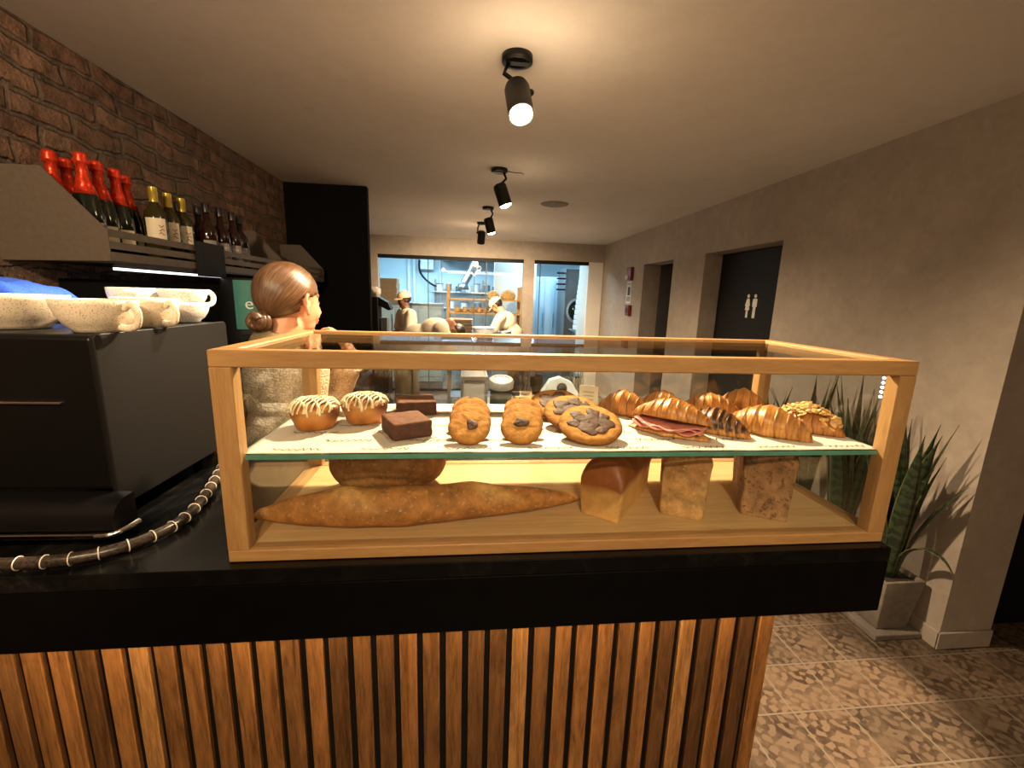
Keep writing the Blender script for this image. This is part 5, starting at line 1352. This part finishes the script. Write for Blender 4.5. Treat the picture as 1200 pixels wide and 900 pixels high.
for lb, x, y, r, h in (('wide pale mixing bowl in front of the baker at the right', 0.63, 4.92, 0.14, 0.13), ('small steel bowl beside the wide mixing bowl', 0.90, 4.88, 0.09, 0.09)):
    bm = B(); lathe(bm, [(0.001, 0), (r*0.5, 0), (r*0.75, h*0.25), (r*0.95, h*0.8), (r, h), (r*1.04, h), (r*1.04, h+0.004), (r*0.98, h+0.004), (r*0.92, h*0.8), (r*0.70, h*0.27), (0.001, 0.012)], 36)
    o = obj('mixing_bowl', bm, 'white_plastic' if r > 0.1 else 'steel', smooth=True); place(o, (x, y, 1.0205)); tag(o, lb, 'bowl')
t = thing('coffee_grinder', 'tall black grinder on a stand at the left of the kitchen glass', 'grinder', (-0.70, 4.95, 0))
bm = B(); rbox(bm, (-0.12, -0.15, 0), (0.13, 0.15, 0.95), 0.004); obj('stand', bm, 'matte_black', t)
bm = B(); rbox(bm, (-0.12, -0.12, 0.951), (0.02, 0.12, 1.50), 0.008); rbox(bm, (0.02, -0.12, 0.951), (0.16, 0.12, 0.99), 0.004); obj('body', bm, 'matte_black', t)
bm = B(); prism(bm, [(0.02, 1.50), (0.13, 1.44), (0.17, 1.36), (0.14, 1.34), (0.02, 1.40)], 'y', -0.10, 0.10); obj('spout_hood', bm, 'matte_black', t)
bm = B(); rbox(bm, (0.03, -0.07, 0.992), (0.12, 0.07, 1.25), 0.01); obj('container', bm, 'fridge_dark', t)
simple('bag_pale', (0.55, 0.48, 0.44), 0.5, var=0.2, nscale=20, bmp=0.4, bdist=0.01)
bm = B(); ell(bm, (0, 0, 0.06), (0.085, 0.075, 0.065), seg=32, rings=20)
for v in bm.verts: v.co += v.co.normalized()*0.02*noise.noise(v.co*22); v.co.z = max(v.co.z, 0.001)
o = obj('plastic_bag', bm, 'bag_pale', smooth=True); place(o, (-0.745, 4.95, 1.501)); tag(o, 'crumpled pale bag lying on top of the black grinder', 'bag')

# work table just behind the pastry case
legs_table('work_table', 'steel work table just behind the pastry case', 'table', 0.37, 1.65, 1.22, 1.75, 0.97)
t = thing('steel_cabinet', 'low stainless box with a recessed front on the work table', 'container', (0.445, 1.42, 0.971))
bm = B(); rbox(bm, (-0.065, -0.10, 0), (-0.052, 0.13, 0.20), 0.002); rbox(bm, (0.052, -0.10, 0), (0.065, 0.13, 0.20), 0.002); rbox(bm, (-0.052, -0.10, 0.18), (0.052, 0.13, 0.20), 0.002); obj('frame', bm, 'steel', t)
bm = B(); prism(bm, [(-0.095, 0.0), (0.12, 0.0), (0.12, 0.179), (-0.01, 0.179), (-0.03, 0.06), (-0.095, 0.05)], 'x', -0.0515, 0.0515); obj('drawer_front', bm, 'steel', t)
t = thing('blender_base', 'squat black appliance with a tilted grey round lid on the work table', 'appliance', (0.580, 1.40, 0.971))
bm = B(); lathe(bm, [(0.001, 0), (0.052, 0), (0.056, 0.02), (0.054, 0.12), (0.060, 0.135), (0.001, 0.135)], 32); obj('body', bm, 'matte_black', t, smooth=True, angle=40)
bm = B(); lathe(bm, [(0.062, 0), (0.064, 0.03), (0.058, 0.040), (0.036, 0.044), (0.034, 0.040), (0.001, 0.040)], 32); l_ = obj('lid', bm, 'steel_dull', t, smooth=True, angle=40); l_.location = (0, 0, 0.136); l_.rotation_euler = (R(12), 0, 0)
bm = B(); rbox(bm, (0.055, -0.015, 0.09), (0.095, 0.015, 0.11), 0.004); obj('handle', bm, 'matte_black', t)
bm = B(); rbox(bm, (0.66, 1.30, 0.971), (1.02, 1.58, 1.045), 0.006)
o = obj('chopping_block', bm, 'pine_rail'); tag(o, 'thick wooden chopping block on the work table', 'chopping board')
t = thing('tape_dispenser', 'clear dispenser with a black round core on the chopping block', 'dispenser', (0.875, 1.40, 1.046))
bm = B(); prism(bm, [(-0.09, 0), (0.09, 0), (0.10, 0.03), (0.06, 0.09), (0.0, 0.115), (-0.05, 0.10), (-0.09, 0.04)], 'y', -0.022, 0.022); obj('housing', bm, 'plastic_wrap', t, bevel=0.003)
bm = B(); q = B(); lathe(q, [(0.001, -0.026), (0.026, -0.026), (0.028, 0), (0.026, 0.026), (0.001, 0.026)], 28); merge(bm, q, Matrix.Translation((0.01, 0, 0.060)) @ Matrix.Rotation(PI/2, 4, 'X')); obj('core', bm, 'matte_black', t, smooth=True, angle=40)
glass('jar_glass', (0.92, 0.95, 0.95))
t = thing('utensil_jar', 'clear jar of upright kitchen utensils at the back of the chopping block', 'jar', (0.985, 1.46, 1.046))
bm = B(); lathe(bm, [(0.001, 0), (0.032, 0), (0.036, 0.11), (0.033, 0.11), (0.029, 0.004), (0.001, 0.004)], 28); obj('jar', bm, 'jar_glass', t, smooth=True, angle=40)
for k in range(5):
    a = k*1.26; bm = B(); tube(bm, [(0.012*math.cos(a), 0.012*math.sin(a), 0.006), (0.026*math.cos(a), 0.026*math.sin(a), 0.13), (0.036*math.cos(a), 0.036*math.sin(a), 0.18)], [0.003, 0.003, 0.007], 8); obj('utensil', bm, 'steel', t, smooth=True)
for k, (x, y) in enumerate(((0.715, 1.48), (0.775, 1.50))):
    bm = B(); lathe(bm, [(0.001, 0), (0.026, 0), (0.033, 0.05), (0.034, 0.10), (0.032, 0.10), (0.030, 0.05), (0.022, 0.005), (0.001, 0.005)], 28)
    o = obj('drinking_glass', bm, 'jar_glass', smooth=True); place(o, (x, y, 1.046)); tag(o, ['clear glass on the chopping block nearest the black appliance', 'clear glass on the chopping block beside the tape dispenser'][k], 'glass', 'glasses on the chopping block')

# ================================================================== KITCHEN BEHIND THE GLASS
t = thing('bread_rack', 'pale wooden bread rack standing just behind the kitchen glass', 'rack', (0.07, 6.72, 0))
for x in (0, 1.235):
    for y in (0, 0.40):
        bm = B(); rbox(bm, (x, y, 0), (x+0.045, y+0.045, 1.72), 0.003); obj('post', bm, 'rack_wood', t)
for z in (0.55, 0.98, 1.245, 1.475):
    bm = B(); rbox(bm, (0.046, 0.0, z), (1.234, 0.445, z+0.025), 0.003); obj('shelf', bm, 'rack_wood', t)
bm = B(); rbox(bm, (1.281, 0.0, 0), (1.30, 0.445, 1.70), 0.003); obj('side_panel', bm, 'rack_wood', t)
def roll(label, x, y, z, rx, ry, rz, seed, top=(0.50, 0.25, 0.07), kind='bread_loaf', grp='breads on the kitchen rack'):
    bm = B(); ell(bm, (0, 0, 0), (1, 1, 1), seg=28, rings=18)
    for v in bm.verts: n = noise.noise(v.co*1.7+Vector((seed, 0, 0))); v.co = Vector((v.co.x*rx*(1+0.08*n), v.co.y*ry*(1+0.08*n), max(-0.55, v.co.z)*rz+0.55*rz))
    o = obj(kind, bm, 'rustic_crust', smooth=True); colors(o.data, lambda i, c: mixv(top, (0.66, 0.40, 0.14), 0.5+noise.noise(c*20)))
    place(o, (x, y, z)); return tag(o, label, 'bread', grp)
roll('large round loaf on the upper kitchen rack shelf, left of the pair', 0.86, 6.95, 1.501, 0.11, 0.11, 0.10, 3)
roll('large round loaf on the upper kitchen rack shelf, right of the pair', 1.12, 6.95, 1.501, 0.13, 0.11, 0.11, 6)
for k, x in enumerate((0.24, 0.37, 0.50, 0.62, 0.74)):
    roll(['small loaf at the left end of the middle rack shelf', 'second small loaf from the left on the middle rack shelf', 'small loaf in the centre of the middle rack shelf row', 'fourth small loaf from the left on the middle rack shelf', 'small loaf at the right end of the middle shelf row, by the baker'][k], x, 6.90, 1.271, 0.055, 0.10, 0.06, k+9)
t = thing('tray_rack', 'low steel cabinet wrapped in grey plastic behind the left baker', 'cabinet', (-1.25, 7.1, 0))
bm = B(); rbox(bm, (0, 0, 0), (1.22, 0.6, 1.36), 0.01); obj('body', bm, 'plastic_wrap', t)
bm = B(); rbox(bm, (-0.02, -0.02, 1.361), (1.24, 0.62, 1.40), 0.004); obj('worktop', bm, 'steel', t)
for k in range(3): bm = B(); rbox(bm, (0.02+0.40*k, -0.012, 0.1), (0.40+0.40*k, -0.001, 1.30), 0.004); d = obj('door', bm, 'fridge_blue', t); bm = B(); rbox(bm, (0.36+0.40*k, -0.035, 0.9), (0.38+0.40*k, -0.013, 1.2), 0.004); obj('handle', bm, 'steel', d)
for k in range(5):
    t = thing('cardboard_box', ['lowest flat cardboard box of the stack by the kitchen wall', 'second flat cardboard box from the bottom of the stack', 'middle flat cardboard box of the stack', 'second flat cardboard box from the top of the stack', 'topmost flat cardboard box of the stack'][k], 'box', (-0.98, 7.32, 1.4005+0.081*k), R([2, -1, 1, -2, 1][k]), 'stacked flat cardboard boxes')
    bm = B(); rbox(bm, (-0.17, -0.17, 0), (0.17, 0.17, 0.060), 0.003); obj('box', bm, 'cardboard', t)
    bm = B(); rbox(bm, (-0.175, -0.175, 0.052), (0.175, 0.175, 0.080), 0.003); obj('lid', bm, 'cardboard', t)
for k, (x, r) in enumerate(((-0.90, 0.035), (-0.78, 0.03), (-0.20, 0.02))):
    bm = B(); tube(bm, [(x, 9.54, 0.2), (x, 9.54, 2.74)], r, 14)
    o = obj('wall_pipe', bm, 'pipe_white', smooth=True); tag(o, ['thick white vertical pipe on the kitchen wall, leftmost', 'second white vertical pipe, beside the thick one', 'thin white vertical pipe right of the black cable'][k], 'pipe', 'white pipes on the kitchen wall')
t = thing('wall_box', 'grey electrical box with a black hanging cable on the kitchen wall', 'electrical box', (-0.50, 9.55, 2.10))
bm = B(); rbox(bm, (-0.16, -0.12, 0), (0.16, 0.04, 0.26), 0.008); obj('housing', bm, 'white_plastic', t)
bm = B(); tube(bm, spline([(-0.15, -0.14, 0.2), (-0.15, -0.15, 0.0), (-0.08, -0.18, -0.15), (0.06, -0.2, -0.28), (0.22, -0.2, -0.36), (0.3, -0.2, -0.30)]), 0.022, 10); obj('cable', bm, 'matte_black', t, smooth=True)
t = thing('extractor_duct', 'slanting silver duct coming down from the kitchen ceiling', 'duct', (0.62, 8.6, 0))
bm = B(); p_ = spline([(0.05, 0, 2.74), (0.02, 0, 2.45), (-0.10, 0, 2.12), (-0.28, 0, 1.80)], 14); tube(bm, p_, [0.075+0.006*(i % 2) for i in range(len(p_))], 20); obj('flexible_duct', bm, 'steel', t, smooth=True)
bm = B(); lathe(bm, [(0.09, -0.09), (0.13, -0.09), (0.10, 0.03), (0.08, 0.03), (0.09, -0.09)], 24, (-0.30, 0, 1.76), cap=False); obj('duct_mouth', bm, 'steel', t, smooth=True)
bm = B(); rbox(bm, (-0.15, 9.0, 2.30), (1.75, 9.55, 2.42), 0.01); o = obj('ceiling_beam', bm, 'steel_dull'); tag(o, 'grey horizontal channel below the kitchen ceiling', 'beam')
t = thing('storage_shelf', 'long steel wall shelf of small tubs at the back of the kitchen', 'shelf', (-0.35, 9.2, 0))
for z in (1.25, 1.60):
    bm = B(); rbox(bm, (0, 0, z), (2.3, 0.36, z+0.03), 0.004); obj('shelf_board', bm, 'steel', t)
for x in (0.02, 1.1, 2.25): bm = B(); rbox(bm, (x, 0.30, 0), (x+0.04, 0.36, 1.9), 0.003); obj('upright', bm, 'steel_dull', t)
rr = random.Random(12)
tubs = [(-0.20, 1.63), (0.0, 1.63), (0.22, 1.63), (0.45, 1.63), (0.62, 1.63), (0.85, 1.63), (1.05, 1.63), (0.05, 1.28), (0.35, 1.28), (0.65, 1.28), (0.95, 1.28), (1.25, 1.28)]
names = ['at the far left of the upper back shelf', 'second from left on the upper back shelf', 'third from left on the upper back shelf', 'in the middle of the upper back shelf', 'third from right on the upper back shelf', 'second from right on the upper back shelf', 'at the far right of the upper back shelf', 'at the far left of the lower back shelf', 'second from left on the lower back shelf', 'in the middle of the lower back shelf', 'second from right on the lower back shelf', 'at the far right of the lower back shelf']
for k, (x, z) in enumerate(tubs):
    h = rr.uniform(0.12, 0.22); w_ = rr.uniform(0.06, 0.085); m = ['white_plastic', 'steel_dull', 'fridge_dark', 'white_plastic'][k % 4]
    t = thing('storage_tub', f"{['white', 'grey steel', 'dark', 'white'][k % 4]} lidded tub {names[k]}", 'tub', (x, 9.36, z+0.001), 0, 'tubs on the back kitchen shelf')
    bm = B(); lathe(bm, [(0.001, 0), (w_*0.88, 0), (w_, h*0.9), (0.001, h*0.9)], 24); obj('tub', bm, m, t, smooth=True, angle=40)
    bm = B(); lathe(bm, [(0.001, h*0.9+0.001), (w_*1.06, h*0.9+0.001), (w_*1.06, h), (0.001, h)], 24); obj('lid', bm, 'white_plastic' if k % 2 else 'fridge_dark', t, smooth=True, angle=40)
# right-hand kitchen doorway: blue cupboard, dark cabinet with a round door, leaning white crates
t = thing('blue_cupboard', 'tall pale blue cupboard with narrow doors beyond the kitchen doorway', 'cupboard', (1.55, 8.35, 0))
bm = B(); rbox(bm, (0, 0, 0), (0.92, 0.5, 1.98), 0.01); obj('body', bm, 'fridge_blue', t)
for k in range(4):
    bm = B(); rbox(bm, (0.015+0.225*k, -0.022, 0.1), (0.22+0.225*k, -0.001, 1.93), 0.005); d = obj('door', bm, 'fridge_blue', t)
    bm = B(); rbox(bm, (0.195+0.225*k, -0.045, 0.95), (0.208+0.225*k, -0.023, 1.25), 0.003); obj('handle', bm, 'steel_dull', d)
t = thing('proofing_cabinet', 'tall dark steel cabinet with a round glass door in the kitchen', 'oven', (2.24, 7.45, 0))
bm = B(); rbox(bm, (0, 0, 0), (0.60, 0.7, 2.10), 0.008); obj('body', bm, 'fridge_dark', t)
bm = B(); q = B(); lathe(q, [(0.20, 0), (0.245, 0), (0.245, 0.03), (0.20, 0.03), (0.20, 0)], 40, cap=False); merge(bm, q, Matrix.Translation((0.27, -0.001, 1.33)) @ Matrix.Rotation(PI/2, 4, 'X')); obj('door_ring', bm, 'steel', t, smooth=True, angle=40)
bm = B(); q = B(); lathe(q, [(0.001, 0.008), (0.199, 0.008), (0.199, 0.0), (0.001, 0.0)], 40); merge(bm, q, Matrix.Translation((0.27, -0.002, 1.33)) @ Matrix.Rotation(PI/2, 4, 'X')); obj('round_window', bm, 'bottle_green', t)
bm = B(); tube(bm, [(0.10, -0.05, 0.98), (0.45, -0.05, 0.94)], 0.02, 10); obj('handle', bm, 'steel', t, smooth=True)
for k in range(4): bm = B(); rbox(bm, (-0.17, 0.0, 1.70+0.10*k), (-0.005, 0.03, 1.73+0.10*k), 0.003); obj('vent_fin', bm, 'matte_black', t)
for k in range(10):
    bm = B(); rbox(bm, (-0.10, -0.14, 0), (0.10, 0.14, 0.085), 0.012)
    o = obj('white_crate', bm, 'white_plastic'); place(o, (2.50-0.004*(9-k)+0.003*k, 7.10, 1.0+0.0905*k)); ords = ['lowest', 'second lowest', 'third lowest', 'fourth lowest', 'fifth lowest', 'fifth highest', 'fourth highest', 'third highest', 'second highest', 'topmost']
    tag(o, f'{ords[k]} white crate of the tall stack before the dark cabinet', 'crate', 'stacked white crates')
legs_table('crate_stand', 'low steel stand carrying the tall stack of white crates', 'stand', 2.33, 2.66, 6.95, 7.26, 0.999, 'steel', False)
for k, (x, y) in enumerate(((-0.3, 8.0), (2.0, 7.6))):
    t = thing('ceiling_light', ['long white tube light on the kitchen ceiling above the bakers', 'white tube light on the kitchen ceiling beyond the doorway'][k], 'ceiling light', (x, y, 2.749), 0, 'kitchen tube lights')
    bm = B(); rbox(bm, (-0.7, -0.08, -0.05), (0.7, 0.08, 0), 0.004); obj('housing', bm, 'white_plastic', t)
    for yy in (-0.04, 0.04):
        bm = B(); tube(bm, [(-0.66, yy, -0.068), (0.66, yy, -0.068)], 0.014, 12); obj('tube', bm, 'tube_glow', t, smooth=True)
